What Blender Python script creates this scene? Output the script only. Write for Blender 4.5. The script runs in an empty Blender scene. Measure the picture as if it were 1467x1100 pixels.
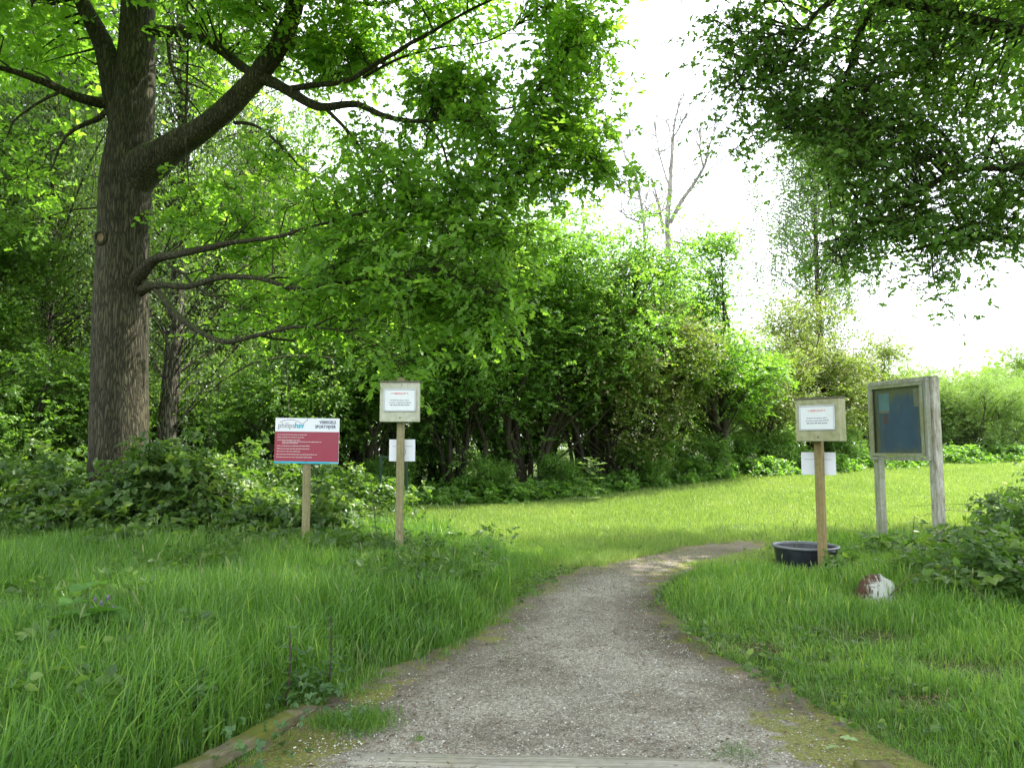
import bpy, math, random
import numpy as np
from math import radians, sin, cos, pi

# ------------------------------------------------------------------ camera, sky, sun, exposure
scene = bpy.context.scene
COL = scene.collection
EYE = 1.45                       # eye height in metres
FPX = 1060.0                     # focal length in photo pixels (photo is 1467 x 1100)
PITCH = math.atan(92.0 / FPX)    # tilted slightly up
cam_d = bpy.data.cameras.new("camera")
cam_d.sensor_width = 36.0
cam_d.lens = FPX / 1467.0 * 36.0
cam_d.clip_start = 0.05
cam_d.clip_end = 2000.0
cam = bpy.data.objects.new("camera", cam_d)
cam.location = (0, 0, EYE)
cam.rotation_euler = (radians(90) + PITCH, 0, 0)
COL.objects.link(cam)
scene.camera = cam

SUN_EL, SUN_AZ = radians(58), radians(62)      # azimuth measured from +Y towards +X
world = bpy.data.worlds.new("World")
scene.world = world
world.use_nodes = True
wn = world.node_tree
bg = wn.nodes["Background"]
sky = wn.nodes.new("ShaderNodeTexSky")
sky.sky_type = 'NISHITA'
sky.sun_disc = False
sky.sun_elevation = SUN_EL
sky.sun_rotation = SUN_AZ
sky.dust_density = 4.0
sky.air_density = 1.0
sky.ozone_density = 1.0
tcw = wn.nodes.new("ShaderNodeTexCoord")
cn_ = wn.nodes.new("ShaderNodeTexNoise"); cn_.inputs["Scale"].default_value = 2.2; cn_.inputs["Detail"].default_value = 6
wn.links.new(tcw.outputs["Generated"], cn_.inputs["Vector"])
cr_ = wn.nodes.new("ShaderNodeValToRGB")
cr_.color_ramp.elements[0].position = 0.30; cr_.color_ramp.elements[0].color = (.35, .35, .35, 1)
cr_.color_ramp.elements[1].position = 0.60; cr_.color_ramp.elements[1].color = (.8, .8, .8, 1)
wn.links.new(cn_.outputs["Fac"], cr_.inputs[0])
cm_ = wn.nodes.new("ShaderNodeMix"); cm_.data_type = 'RGBA'
cm_.inputs[7].default_value = (5.8, 6.05, 6.3, 1)          # sunlit thin cloud
wn.links.new(cr_.outputs[0], cm_.inputs[0]); wn.links.new(sky.outputs[0], cm_.inputs[6])
wn.links.new(cm_.outputs[2], bg.inputs[0])
bg.inputs[1].default_value = 0.15

sun_d = bpy.data.lights.new("sun", 'SUN')
sun_d.energy = 3.6
sun_d.angle = radians(0.6)
sun_d.color = (1.0, 0.95, 0.86)
sun = bpy.data.objects.new("sun", sun_d)
COL.objects.link(sun)
from mathutils import Vector
sdir = Vector((sin(SUN_AZ) * cos(SUN_EL), cos(SUN_AZ) * cos(SUN_EL), sin(SUN_EL)))
sun.rotation_euler = (-sdir).to_track_quat('-Z', 'Y').to_euler()

scene.view_settings.view_transform = 'Standard'
scene.view_settings.look = 'None'
scene.view_settings.exposure = 1.95
scene.view_settings.gamma = 1.0
scene.view_settings.use_curve_mapping = False
cy = scene.cycles
cy.max_bounces = 9
cy.diffuse_bounces = 6
cy.glossy_bounces = 2
cy.transmission_bounces = 5
cy.transparent_max_bounces = 8
cy.use_denoising = True
cy.sample_clamp_indirect = 6.0
cy.caustics_reflective = False
cy.caustics_refractive = False

rng = np.random.default_rng(11)
random.seed(5)

# ------------------------------------------------------------------ small maths
def smooth(t):
    t = np.clip(t, 0, 1)
    return t * t * (3 - 2 * t)

_perm = np.random.default_rng(3).random((64, 64, 64)).astype(np.float32)
def noise3(p):
    p = np.asarray(p, float)
    i = np.floor(p).astype(int)
    f = p - i
    f = f * f * (3 - 2 * f)
    out = 0
    for dx in (0, 1):
        for dy in (0, 1):
            for dz in (0, 1):
                w = (f[..., 0] if dx else 1 - f[..., 0]) * (f[..., 1] if dy else 1 - f[..., 1]) * (f[..., 2] if dz else 1 - f[..., 2])
                out = out + w * _perm[(i[..., 0] + dx) % 64, (i[..., 1] + dy) % 64, (i[..., 2] + dz) % 64]
    return out
def noise2(x, y, s=1.0, seed=0.5):
    x = np.asarray(x, float)
    return noise3(np.stack([x * s, np.asarray(y, float) * s, np.full(x.shape, seed * 7.3)], -1))

def gz(x, y):
    """height of the ground"""
    x = np.asarray(x, float); y = np.asarray(y, float)
    yy = np.minimum(y, 40)
    z = 0.043 * np.maximum(0, yy - 11) * smooth((x + 2) / 10)
    z = z + 0.5 * smooth((-x - 2.4) / 3) * smooth((y - 9.4) / 3)
    z = z + 0.05 * (noise2(x, y, 0.45, 1) - 0.5) * smooth((y - 3) / 3) + 0.02 * (noise2(x, y, 1.9, 2) - 0.5)
    return z
def W(px, py, Y):
    """the point seen at photo pixel (px, py) at distance Y ahead"""
    a, b = (px - 733.5) / FPX, (550.0 - py) / FPX
    dy = cos(PITCH) - b * sin(PITCH)
    dz = sin(PITCH) + b * cos(PITCH)
    return np.array([a / dy * Y, Y, EYE + dz / dy * Y])
def GP(px, py):
    """the point of flat ground seen at a pixel"""
    a, b = (px - 733.5) / FPX, (550.0 - py) / FPX
    dy = cos(PITCH) - b * sin(PITCH)
    dz = sin(PITCH) + b * cos(PITCH)
    t = -EYE / dz
    return (a * t, dy * t)

# ------------------------------------------------------------------ mesh helpers
class MB:
    """collects vertices and faces of one mesh (numpy arrays)"""
    def __init__(self):
        self.v = []; self.n = 0; self.li = []; self.tot = []; self.var = []; self.mi = []
    def add(self, verts, faces, var=0.5, mi=0):
        verts = np.asarray(verts, float).reshape(-1, 3)
        for f in faces:
            self.li.append(np.asarray(f, int) + self.n); self.tot.append(np.array([len(f)]))
            self.var.append(np.array([var])); self.mi.append(np.array([mi]))
        self.v.append(verts); self.n += len(verts)
    def add_batch(self, verts, faces, var, mi=0):
        """verts (n,k,3); faces: lists of indices in 0..k; var (n,)"""
        n, k, _ = verts.shape
        base = self.n + np.arange(n)[:, None] * k
        flat = np.concatenate([np.asarray(f, int) for f in faces])
        self.li.append((base + flat[None, :]).reshape(-1))
        self.tot.append(np.tile(np.array([len(f) for f in faces]), n))
        self.var.append(np.repeat(var, len(faces))); self.mi.append(np.full(n * len(faces), mi))
        self.v.append(verts.reshape(-1, 3)); self.n += n * k
    def box(self, c, s, rot=None, mi=0, bevel=0.0):
        c = np.asarray(c, float); s = np.asarray(s, float) / 2
        if bevel <= 0:
            vs = np.array([[x, y, z] for x in (-1, 1) for y in (-1, 1) for z in (-1, 1)], float) * s
            fs = [(0, 1, 3, 2), (4, 6, 7, 5), (0, 4, 5, 1), (2, 3, 7, 6), (0, 2, 6, 4), (1, 5, 7, 3)]
        else:
            import itertools
            vs, idx = [], {}
            for sx, sy, sz in itertools.product((-1, 1), repeat=3):
                for a in range(3):
                    p = [sx * (s[0] - bevel), sy * (s[1] - bevel), sz * (s[2] - bevel)]
                    p[a] += (sx, sy, sz)[a] * bevel
                    idx[(sx, sy, sz, a)] = len(vs); vs.append(p)
            vs = np.array(vs); fs = []
            for a in range(3):
                b, c2 = (a + 1) % 3, (a + 2) % 3
                for sg in (-1, 1):
                    q = []
                    for (u, w) in ((-1, -1), (1, -1), (1, 1), (-1, 1)):
                        k = [0, 0, 0]; k[a] = sg; k[b] = u; k[c2] = w
                        q.append(idx[(k[0], k[1], k[2], a)])
                    fs.append(q if sg > 0 else q[::-1])
            for a in range(3):
                b, c2 = (a + 1) % 3, (a + 2) % 3
                for u in (-1, 1):
                    for w in (-1, 1):
                        q = []
                        for (sa, ax) in ((-1, b), (1, b), (1, c2), (-1, c2)):
                            k = [0, 0, 0]; k[a] = sa; k[b] = u; k[c2] = w
                            q.append(idx[(k[0], k[1], k[2], ax)])
                        fs.append(q)
            for sx, sy, sz in itertools.product((-1, 1), repeat=3):
                fs.append([idx[(sx, sy, sz, a)] for a in range(3)])
        if rot is not None:
            vs = vs @ np.array(rot).T
        self.add(vs + c, fs, mi=mi)
    def tube(self, pts, rad, sides=8, rough=0.0, cap=True, var=0.5, mi=0):
        pts = np.asarray(pts, float); rad = np.asarray(rad, float); m = len(pts)
        tan = np.gradient(pts, axis=0)
        tan /= np.linalg.norm(tan, axis=1)[:, None] + 1e-9
        ref = np.array([0.31, 0.95, 0.05]) if abs(tan[0][2]) > 0.6 else np.array([0.05, 0.1, 1.0])
        u = np.cross(tan, ref); u /= np.linalg.norm(u, axis=1)[:, None] + 1e-9
        w = np.cross(tan, u)
        ang = np.arange(sides) / sides * 2 * pi
        r = np.repeat(rad[:, None], sides, 1)
        if rough:
            q = np.stack([np.cos(ang)[None] * 1.6 + pts[:, :1] * 2, np.sin(ang)[None] * 1.6 + pts[:, 1:2] * 2, np.repeat(pts[:, 2:3] * 1.3, sides, 1)], -1)
            r = r * (1 + rough * (noise3(q) - 0.5) * 2)
        vs = pts[:, None] + u[:, None] * (np.cos(ang)[None, :, None] * r[..., None]) + w[:, None] * (np.sin(ang)[None, :, None] * r[..., None])
        a = np.arange(m - 1)[:, None] * sides; j = np.arange(sides)[None]; j2 = (j + 1) % sides
        q = np.stack([a + j, a + j2, a + sides + j2, a + sides + j], -1).reshape(-1, 4) + self.n
        self.li.append(q.reshape(-1)); self.tot.append(np.full(len(q), 4)); self.var.append(np.full(len(q), var)); self.mi.append(np.full(len(q), mi))
        self.v.append(vs.reshape(-1, 3))
        n0 = self.n; self.n += m * sides
        if cap:
            for ring in (list(range(sides))[::-1], list(range((m - 1) * sides, m * sides))):
                self.li.append(np.array(ring) + n0); self.tot.append(np.array([sides])); self.var.append(np.array([var])); self.mi.append(np.array([mi]))
    def lathe(self, prof, seg=40, c=(0, 0, 0), mi=0):
        ang = np.arange(seg) / seg * 2 * pi
        vs = np.array([[[r * cos(a) + c[0], r * sin(a) + c[1], z + c[2]] for a in ang] for r, z in prof])
        fs = []
        for i in range(len(prof) - 1):
            for j in range(seg):
                fs.append((i * seg + j, i * seg + (j + 1) % seg, (i + 1) * seg + (j + 1) % seg, (i + 1) * seg + j))
        self.add(vs.reshape(-1, 3), fs, mi=mi)
    def mesh(self, name, mats, smooth_=False):
        me = bpy.data.meshes.new(name)
        v = np.concatenate(self.v).astype(np.float32); li = np.concatenate(self.li).astype(np.int32); tot = np.concatenate(self.tot).astype(np.int32)
        me.vertices.add(len(v)); me.vertices.foreach_set("co", v.ravel())
        me.loops.add(len(li)); me.loops.foreach_set("vertex_index", li)
        st = np.concatenate([[0], np.cumsum(tot)[:-1]]).astype(np.int32)
        me.polygons.add(len(tot)); me.polygons.foreach_set("loop_start", st); me.polygons.foreach_set("loop_total", tot)
        for m in (mats if isinstance(mats, (list, tuple)) else [mats]):
            me.materials.append(m)
        me.polygons.foreach_set("material_index", np.concatenate(self.mi).astype(np.int32))
        me.polygons.foreach_set("use_smooth", np.full(len(tot), smooth_))
        at = me.attributes.new("var", 'FLOAT', 'FACE')
        at.data.foreach_set("value", np.concatenate(self.var).astype(np.float32))
        me.update(calc_edges=True)
        me.validate()
        return me

def put(name, me, parent=None, loc=(0, 0, 0), rot=(0, 0, 0), scale=(1, 1, 1)):
    o = bpy.data.objects.new(name, me)
    COL.objects.link(o)
    o.location = loc; o.rotation_euler = rot; o.scale = scale
    if parent: o.parent = parent
    return o
def tag(o, label=None, cat=None, group=None, kind=None):
    if label: o["label"] = label
    if cat: o["category"] = cat
    if group: o["group"] = group
    if kind: o["kind"] = kind
    return o
def thing(name, label, cat, loc=(0, 0, 0), rz=0.0, group=None, scale=1.0):
    o = bpy.data.objects.new(name, None)
    COL.objects.link(o)
    o.empty_display_size = 0.2
    o.location = loc; o.rotation_euler = (0, 0, rz)
    o.scale = (scale, scale, scale) if not isinstance(scale, (tuple, list)) else scale
    return tag(o, label, cat, group)
def copy_tree(o, parent=None):
    c = o.copy(); COL.objects.link(c); c.parent = parent
    for ch in list(o.children):
        copy_tree(ch, c)
    return c
def curve_pts(ctrl, n):
    """smooth polyline through control rows (any columns)"""
    c = np.asarray(ctrl, float); m = len(c)
    t = np.linspace(0, m - 1, n); i = np.clip(t.astype(int), 0, m - 2); f = (t - i)[:, None]
    p0 = c[np.clip(i - 1, 0, m - 1)]; p1 = c[i]; p2 = c[i + 1]; p3 = c[np.clip(i + 2, 0, m - 1)]
    return 0.5 * ((2 * p1) + (-p0 + p2) * f + (2 * p0 - 5 * p1 + 4 * p2 - p3) * f ** 2 + (-p0 + 3 * p1 - 3 * p2 + p3) * f ** 3)

# ------------------------------------------------------------------ materials
def mat(name):
    m = bpy.data.materials.new(name); m.use_nodes = True
    nt = m.node_tree; nt.nodes.clear()
    out = nt.nodes.new("ShaderNodeOutputMaterial")
    return m, nt, out
def N(nt, typ, **kw):
    n = nt.nodes.new("ShaderNode" + typ)
    for k, v in kw.items():
        if k.startswith("i_"):
            n.inputs[k[2:].replace("_", " ")].default_value = v
        else:
            setattr(n, k, v)
    return n
def ramp(nt, fac, stops):
    r = nt.nodes.new("ShaderNodeValToRGB"); e = r.color_ramp.elements
    while len(e) < len(stops): e.new(0.5)
    for i, (p, c) in enumerate(stops):
        e[i].position = p; e[i].color = (c[0], c[1], c[2], 1)
    nt.links.new(fac, r.inputs[0]); return r
def mixc(nt, fac, a, b, typ='MIX'):
    m = nt.nodes.new("ShaderNodeMix"); m.data_type = 'RGBA'; m.blend_type = typ
    for s, x in ((0, fac), (6, a), (7, b)):
        if isinstance(x, (int, float)): m.inputs[s].default_value = x
        elif isinstance(x, (tuple, list)): m.inputs[s].default_value = (*x[:3], 1)
        else: nt.links.new(x, m.inputs[s])
    return m.outputs[2]
def coords(nt, scale=(1, 1, 1), obj=True):
    tc = nt.nodes.new("ShaderNodeTexCoord"); mp = nt.nodes.new("ShaderNodeMapping")
    mp.inputs[3].default_value = scale
    nt.links.new(tc.outputs["Object"], mp.inputs[0]); return mp.outputs[0]
def noise_n(nt, vec, scale, detail=4, rough=0.55, dist=0.0):
    n = N(nt, "TexNoise"); n.inputs["Scale"].default_value = scale; n.inputs["Detail"].default_value = detail
    n.inputs["Roughness"].default_value = rough; n.inputs["Distortion"].default_value = dist
    nt.links.new(vec, n.inputs["Vector"]); return n.outputs["Fac"]
def bump(nt, h, strength, dist=0.01):
    b = N(nt, "Bump"); b.inputs["Strength"].default_value = strength; b.inputs["Distance"].default_value = dist
    nt.links.new(h, b.inputs["Height"]); return b.outputs[0]
def princ(nt, out, col, rough=0.7, spec=0.3, metallic=0.0, normal=None):
    p = N(nt, "BsdfPrincipled")
    if isinstance(col, (tuple, list)): p.inputs["Base Color"].default_value = (*col[:3], 1)
    else: nt.links.new(col, p.inputs["Base Color"])
    if isinstance(rough, (int, float)): p.inputs["Roughness"].default_value = rough
    else: nt.links.new(rough, p.inputs["Roughness"])
    p.inputs["Specular IOR Level"].default_value = spec; p.inputs["Metallic"].default_value = metallic
    if normal is not None: nt.links.new(normal, p.inputs["Normal"])
    if out is not None: nt.links.new(p.outputs[0], out.inputs[0])
    return p

def leaf_mat(name, c0, c1, c2, trans=0.5, rough=0.42, spec=0.35, tg=(1.7, 1.9, 0.6)):
    m, nt, out = mat(name)
    a = N(nt, "Attribute", attribute_name="var")
    r = ramp(nt, a.outputs["Fac"], [(0.0, c0), (0.55, c1), (1.0, c2)])
    oi = N(nt, "ObjectInfo")
    hs = N(nt, "HueSaturation"); nt.links.new(r.outputs[0], hs.inputs["Color"])
    mr = N(nt, "MapRange"); nt.links.new(oi.outputs["Random"], mr.inputs[0]); mr.inputs[3].default_value = 0.88; mr.inputs[4].default_value = 1.12
    nt.links.new(mr.outputs[0], hs.inputs["Value"])
    p = princ(nt, None, hs.outputs[0], rough, spec)
    t = N(nt, "BsdfTranslucent")
    nt.links.new(mixc(nt, 1.0, hs.outputs[0], tg, 'MULTIPLY'), t.inputs[0])
    hs.inputs['Hue'].default_value = 0.491 if 'grass' in name else 0.490; hs.inputs['Saturation'].default_value = 0.93
    GAIN = 1.65; hs.inputs['Value'].default_value = GAIN; mr.inputs[3].default_value *= GAIN; mr.inputs[4].default_value *= GAIN
    mx = N(nt, "MixShader"); mx.inputs[0].default_value = trans
    nt.links.new(p.outputs[0], mx.inputs[1]); nt.links.new(t.outputs[0], mx.inputs[2])
    nt.links.new(mx.outputs[0], out.inputs[0])
    return m

LEAF = {
 'oak':   leaf_mat("oak_leaf", (0.062, 0.135, 0.024), (0.100, 0.195, 0.030), (0.17, 0.27, 0.04), 0.6, 0.4, 0.4),
 'oakR':  leaf_mat("oak_leaf_dark", (0.055, 0.125, 0.030), (0.085, 0.170, 0.038), (0.14, 0.22, 0.05), 0.56, 0.42, 0.4),
 'hazel': leaf_mat("hazel_leaf", (0.048, 0.105, 0.024), (0.076, 0.160, 0.030), (0.12, 0.22, 0.04), 0.52, 0.38, 0.45),
 'haw':   leaf_mat("hawthorn_leaf", (0.070, 0.110, 0.025), (0.105, 0.150, 0.032), (0.16, 0.19, 0.05), 0.45, 0.45, 0.4),
 'maple': leaf_mat("field_maple_leaf", (0.050, 0.120, 0.018), (0.080, 0.175, 0.024), (0.13, 0.24, 0.03), 0.5, 0.4, 0.4),
 'willow': leaf_mat("willow_leaf", (0.060, 0.110, 0.032), (0.088, 0.150, 0.042), (0.135, 0.205, 0.055), 0.42, 0.45, 0.4),
 'birch': leaf_mat("birch_leaf", (0.048, 0.092, 0.036), (0.072, 0.124, 0.046), (0.10, 0.155, 0.055), 0.45, 0.42, 0.4),
 'wood':  leaf_mat("woodland_leaf", (0.038, 0.090, 0.016), (0.060, 0.130, 0.020), (0.10, 0.18, 0.028), 0.5, 0.4, 0.4),
 'bramble': leaf_mat("bramble_leaf", (0.026, 0.065, 0.016), (0.055, 0.112, 0.022), (0.14, 0.21, 0.035), 0.42, 0.4, 0.4),
 'nettle': leaf_mat("nettle_leaf", (0.025, 0.065, 0.022), (0.040, 0.090, 0.028), (0.06, 0.12, 0.03), 0.3, 0.5, 0.35),
 'comfrey': leaf_mat("comfrey_leaf", (0.04, 0.11, 0.025), (0.055, 0.14, 0.03), (0.07, 0.17, 0.035), 0.35, 0.5, 0.3),
 'thistle': leaf_mat("thistle_leaf", (0.09, 0.15, 0.06), (0.12, 0.19, 0.08), (0.17, 0.24, 0.11), 0.3, 0.5, 0.3),
}
GRASS = leaf_mat("grass_blade", (0.034, 0.102, 0.014), (0.073, 0.180, 0.022), (0.175, 0.275, 0.045), 0.48, 0.32, 0.5, (1.45, 1.4, 0.6))
GRASSM = leaf_mat("meadow_grass_blade", (0.092, 0.165, 0.036), (0.140, 0.220, 0.055), (0.24, 0.29, 0.11), 0.42, 0.42, 0.3, (1.3, 1.35, 0.5))

def bark_mat(name, c0, c1, c2, scale=1.0, bs=0.9, moss=0.35, dist=0.03):
    m, nt, out = mat(name)
    v = coords(nt, (10 * scale, 10 * scale, 1.35 * scale))
    n1 = noise_n(nt, v, 1.9, 8, 0.72, 1.6)
    w = N(nt, "TexVoronoi", feature='DISTANCE_TO_EDGE'); w.inputs["Scale"].default_value = 2.6
    d = N(nt, "VectorMath", operation='ADD'); nt.links.new(v, d.inputs[0])
    nn = N(nt, "TexNoise"); nn.inputs["Scale"].default_value = 1.7; nt.links.new(v, nn.inputs["Vector"]); nt.links.new(nn.outputs["Color"], d.inputs[1])
    nt.links.new(d.outputs[0], w.inputs["Vector"])
    mr = N(nt, "MapRange"); nt.links.new(w.outputs["Distance"], mr.inputs[0]); mr.inputs[2].default_value = 0.26; mr.inputs[3].default_value = 0.10
    h = N(nt, "Math", operation='MULTIPLY'); nt.links.new(mr.outputs[0], h.inputs[0]); nt.links.new(n1, h.inputs[1])
    c = ramp(nt, h.outputs[0], [(0.05, c0), (0.32, c1), (0.75, c2)])
    v2 = coords(nt, (1, 1, 1)); lo = noise_n(nt, v2, 1.6, 3)
    big = ramp(nt, lo, [(0.35, (0.72, 0.74, 0.70)), (0.65, (1.15, 1.12, 1.05))])
    col = mixc(nt, 1.0, c.outputs[0], big.outputs[0], 'MULTIPLY')
    g = N(nt, "NewGeometry"); sx = N(nt, "SeparateXYZ"); nt.links.new(g.outputs["Normal"], sx.inputs[0])
    ms = noise_n(nt, v2, 9, 4)
    ad = N(nt, "Math", operation='MULTIPLY_ADD'); nt.links.new(sx.outputs[2], ad.inputs[0]); ad.inputs[1].default_value = 0.45; nt.links.new(ms, ad.inputs[2])
    mf = N(nt, "MapRange"); nt.links.new(ad.outputs[0], mf.inputs[0]); mf.inputs[1].default_value = 0.62; mf.inputs[2].default_value = 0.9; mf.inputs[4].default_value = moss * 2
    mf.clamp = True
    col = mixc(nt, mf.outputs[0], col, (0.07, 0.10, 0.02))
    princ(nt, out, col, 0.85, 0.2, normal=bump(nt, h.outputs[0], bs, dist))
    return m
BARK = bark_mat("oak_bark", (0.020, 0.018, 0.012), (0.066, 0.060, 0.038), (0.140, 0.128, 0.088), 1.0, 1.0, 0.4, 0.03)
BARKR = bark_mat("rough_birch_bark", (0.02, 0.017, 0.014), (0.10, 0.09, 0.075), (0.32, 0.30, 0.26), 0.9, 1.0, 0.15)
BARKS = bark_mat("shrub_bark", (0.03, 0.026, 0.02), (0.07, 0.06, 0.045), (0.12, 0.105, 0.085), 2.5, 0.6, 0.3, 0.01)
BARKP = bark_mat("glare_paled_birch_bark", (0.13, 0.12, 0.11), (0.34, 0.32, 0.29), (0.58, 0.56, 0.52), 0.7, 0.5, 0.0, 0.01)  # tone raised so that glare on the far limbs is in the bark colour

def wood_mat(name, c0, c1, green=(0.16, 0.17, 0.06), gr=0.4, grain=(60, 60, 3), rough=0.8, axis_bump=0.4):
    m, nt, out = mat(name)
    v = coords(nt, grain); v2 = coords(nt, (1, 1, 1))
    n1 = noise_n(nt, v, 1.0, 5, 0.6, 0.4)
    c = ramp(nt, n1, [(0.3, c0), (0.7, c1)])
    n2 = noise_n(nt, v2, 3.5, 5, 0.65)
    f = N(nt, "MapRange"); nt.links.new(n2, f.inputs[0]); f.inputs[1].default_value = 0.4; f.inputs[2].default_value = 0.7; f.inputs[4].default_value = gr
    col = mixc(nt, f.outputs[0], c.outputs[0], green)
    n3 = noise_n(nt, v2, 24, 3)
    sp = ramp(nt, n3, [(0.3, (0.7, 0.7, 0.68)), (0.55, (1, 1, 1))])
    col = mixc(nt, 0.7, col, sp.outputs[0], 'MULTIPLY')
    princ(nt, out, col, rough, 0.25, normal=bump(nt, n1, axis_bump, 0.004))
    return m
def plain_mat(name, col, rough=0.5, spec=0.4, metallic=0.0, dirt=0.25, dcol=(0.16, 0.17, 0.09), dscale=6):
    m, nt, out = mat(name)
    v = coords(nt)
    n = noise_n(nt, v, dscale, 6, 0.65)
    f = N(nt, "MapRange"); nt.links.new(n, f.inputs[0]); f.inputs[1].default_value = 0.45; f.inputs[2].default_value = 0.8; f.inputs[4].default_value = dirt
    princ(nt, out, mixc(nt, f.outputs[0], col, dcol), rough, spec, metallic, bump(nt, n, 0.05, 0.002))
    return m

# ------------------------------------------------------------------ leaves
def unit(a): return a / (np.linalg.norm(a, axis=-1, keepdims=True) + 1e-9)
KITE = (np.array([[0, 0, 0], [.36, .45, .06], [0, 1, -.05], [-.36, .45, .06]]), [(0, 1, 2), (0, 2, 3)])
OVATE = (np.array([[0, 0, 0], [.30, .22, .07], [.33, .55, .05], [0, 1, -.1], [-.33, .55, .05], [-.30, .22, .07]]), [(0, 1, 2, 3), (0, 3, 4, 5)])
NARROW = (np.array([[0, 0, 0], [.13, .4, .03], [0, 1, -.08], [-.13, .4, .03]]), [(0, 1, 2), (0, 2, 3)])
OAK = (np.array([[0, 0, 0], [.22, .30, .06], [.11, .44, .02], [.34, .62, .05], [.17, .78, .01], [.15, .94, -.03], [0, 1, -.05],
                 [-.15, .94, -.03], [-.17, .78, .01], [-.34, .62, .05], [-.11, .44, .02], [-.22, .30, .06]]),
       [(0, 1, 2, 3, 4, 5, 6), (0, 6, 7, 8, 9, 10, 11)])
MAPLE = (np.array([[0, 0, 0], [.42, .18, .04], [.26, .36, .0], [.5, .66, .03], [.17, .66, 0], [0, 1, -.05], [-.17, .66, 0], [-.5, .66, .03], [-.26, .36, .0], [-.42, .18, .04]]),
         [(0, 1, 2, 3, 4, 5), (0, 5, 6, 7, 8, 9)])

def put_leaves(mb, pos, direc, nrm, size, shape, var):
    y = unit(direc); x = unit(np.cross(y, nrm)); z = np.cross(x, y)
    B, F = shape
    s = size[:, None, None]
    v = pos[:, None] + s * (B[None, :, 0:1] * x[:, None] + B[None, :, 1:2] * y[:, None] + B[None, :, 2:3] * z[:, None])
    mb.add_batch(v, F, var)

def sprays(mb, centres, r, shape, size, twigs=14, per=12, up=0.35, flat=0.6, droop=0.15, tw=None, g=None, varo=None, tri=False, tl=(0.7, 1.3)):
    """leafy twigs round each centre; r = spray radius"""
    g = g or rng
    n = len(centres)
    if n == 0: return
    r = np.broadcast_to(np.asarray(r, float), (n,))
    C = np.repeat(centres, twigs, 0); R = np.repeat(r, twigs)
    d = unit(g.normal(size=(n * twigs, 3)) * np.array([1, 1, flat]) + np.array([0, 0, up]))
    P0 = C + d * (R * g.uniform(0.0, 0.45, n * twigs))[:, None] + g.normal(size=(n * twigs, 3)) * (R * 0.22)[:, None]
    L = R * g.uniform(tl[0], tl[1], n * twigs) * 0.8
    cv = np.repeat(g.normal(0, 0.12, n) if varo is None else varo, twigs)
    m = len(P0)
    if tw is not None:
        side = unit(np.cross(d, [0.2, 0.1, 1.0])); b = np.cross(side, d)
        tr = (0.0035 + 0.004 * g.random(m))[:, None]
        end = P0 + d * L[:, None] - np.array([0, 0, 1]) * (droop * L)[:, None]
        ring = [side, -0.5 * side + 0.87 * b, -0.5 * side - 0.87 * b]
        vs = np.stack([C + 0 * P0 + q * tr for q in ring] + [P0 + q * tr * 0.9 for q in ring] + [end + q * tr * 0.3 for q in ring], 1)
        F = []
        for k in (0, 3):
            for i in range(3):
                F.append((k + i, k + (i + 1) % 3, k + 3 + (i + 1) % 3, k + 3 + i))
        tw.add_batch(vs, F, np.full(m, 0.5))
    t = (np.arange(per)[None] + g.random((m, per))) / per
    pos = P0[:, None] + d[:, None] * (L[:, None] * t)[..., None]
    pos[..., 2] -= droop * L[:, None] * t ** 2
    side = unit(np.cross(d, unit(np.array([0, 0, 1]) + g.normal(size=(m, 3)) * 0.4)))
    sg = np.where(np.arange(per)[None] % 2 == 0, 1.0, -1.0)[..., None]
    ld = d[:, None] * 0.55 + side[:, None] * sg + g.normal(size=(m, per, 3)) * 0.38 - np.array([0, 0, 0.25])
    nr = np.array([0, 0, 1.0]) + g.normal(size=(m, per, 3)) * 0.55 + d[:, None] * 0.25
    sz = size * g.uniform(0.6, 1.25, (m, per))
    var = np.clip(0.42 + cv[:, None] + g.normal(0, 0.17, (m, per)), 0, 1)
    pos, ld, nr, sz, var = pos.reshape(-1, 3), ld.reshape(-1, 3), nr.reshape(-1, 3), sz.reshape(-1), var.reshape(-1)
    if tri:
        y = unit(ld); x = unit(np.cross(y, nr))
        st = pos + y * (sz * 0.35)[:, None]
        put_leaves(mb, st, y, nr, sz, shape, var)
        for s in (-1, 1):
            put_leaves(mb, st, y * 0.25 + x * s, nr, sz * 0.82, shape, var)
    else:
        put_leaves(mb, pos, ld, nr, sz, shape, var)

def blob_pts(blobs, g, shell=0.5, thr=0.0, ns=0.9, flatten=1.0):
    """blobs: (cx,cy,cz, rx,ry,rz, n)"""
    out = []
    for (cx, cy_, cz, rx, ry, rz, n) in blobs:
        k = int(n * 2.4) + 4
        d = unit(g.normal(size=(k, 3))); rr = g.random(k) ** shell
        p = d * rr[:, None] * np.array([rx, ry, rz]) + np.array([cx, cy_, cz])
        if thr > 0:
            p = p[noise3(p * ns + 40) > thr]
        out.append(p[:int(n)])
    return np.concatenate(out)

def branch_to(mb, a, b, r0, r1, g, sides=5, sag=0.1, n=6):
    a = np.asarray(a, float); b = np.asarray(b, float); L = np.linalg.norm(b - a)
    m1 = a + (b - a) * 0.35 + g.normal(size=3) * L * 0.07 + np.array([0, 0, sag * L])
    m2 = a + (b - a) * 0.7 + g.normal(size=3) * L * 0.06 + np.array([0, 0, sag * L * 0.6])
    p = curve_pts([a, m1, m2, b], n)
    mb.tube(p, np.linspace(r0, r1, n), sides, cap=False)

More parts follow.
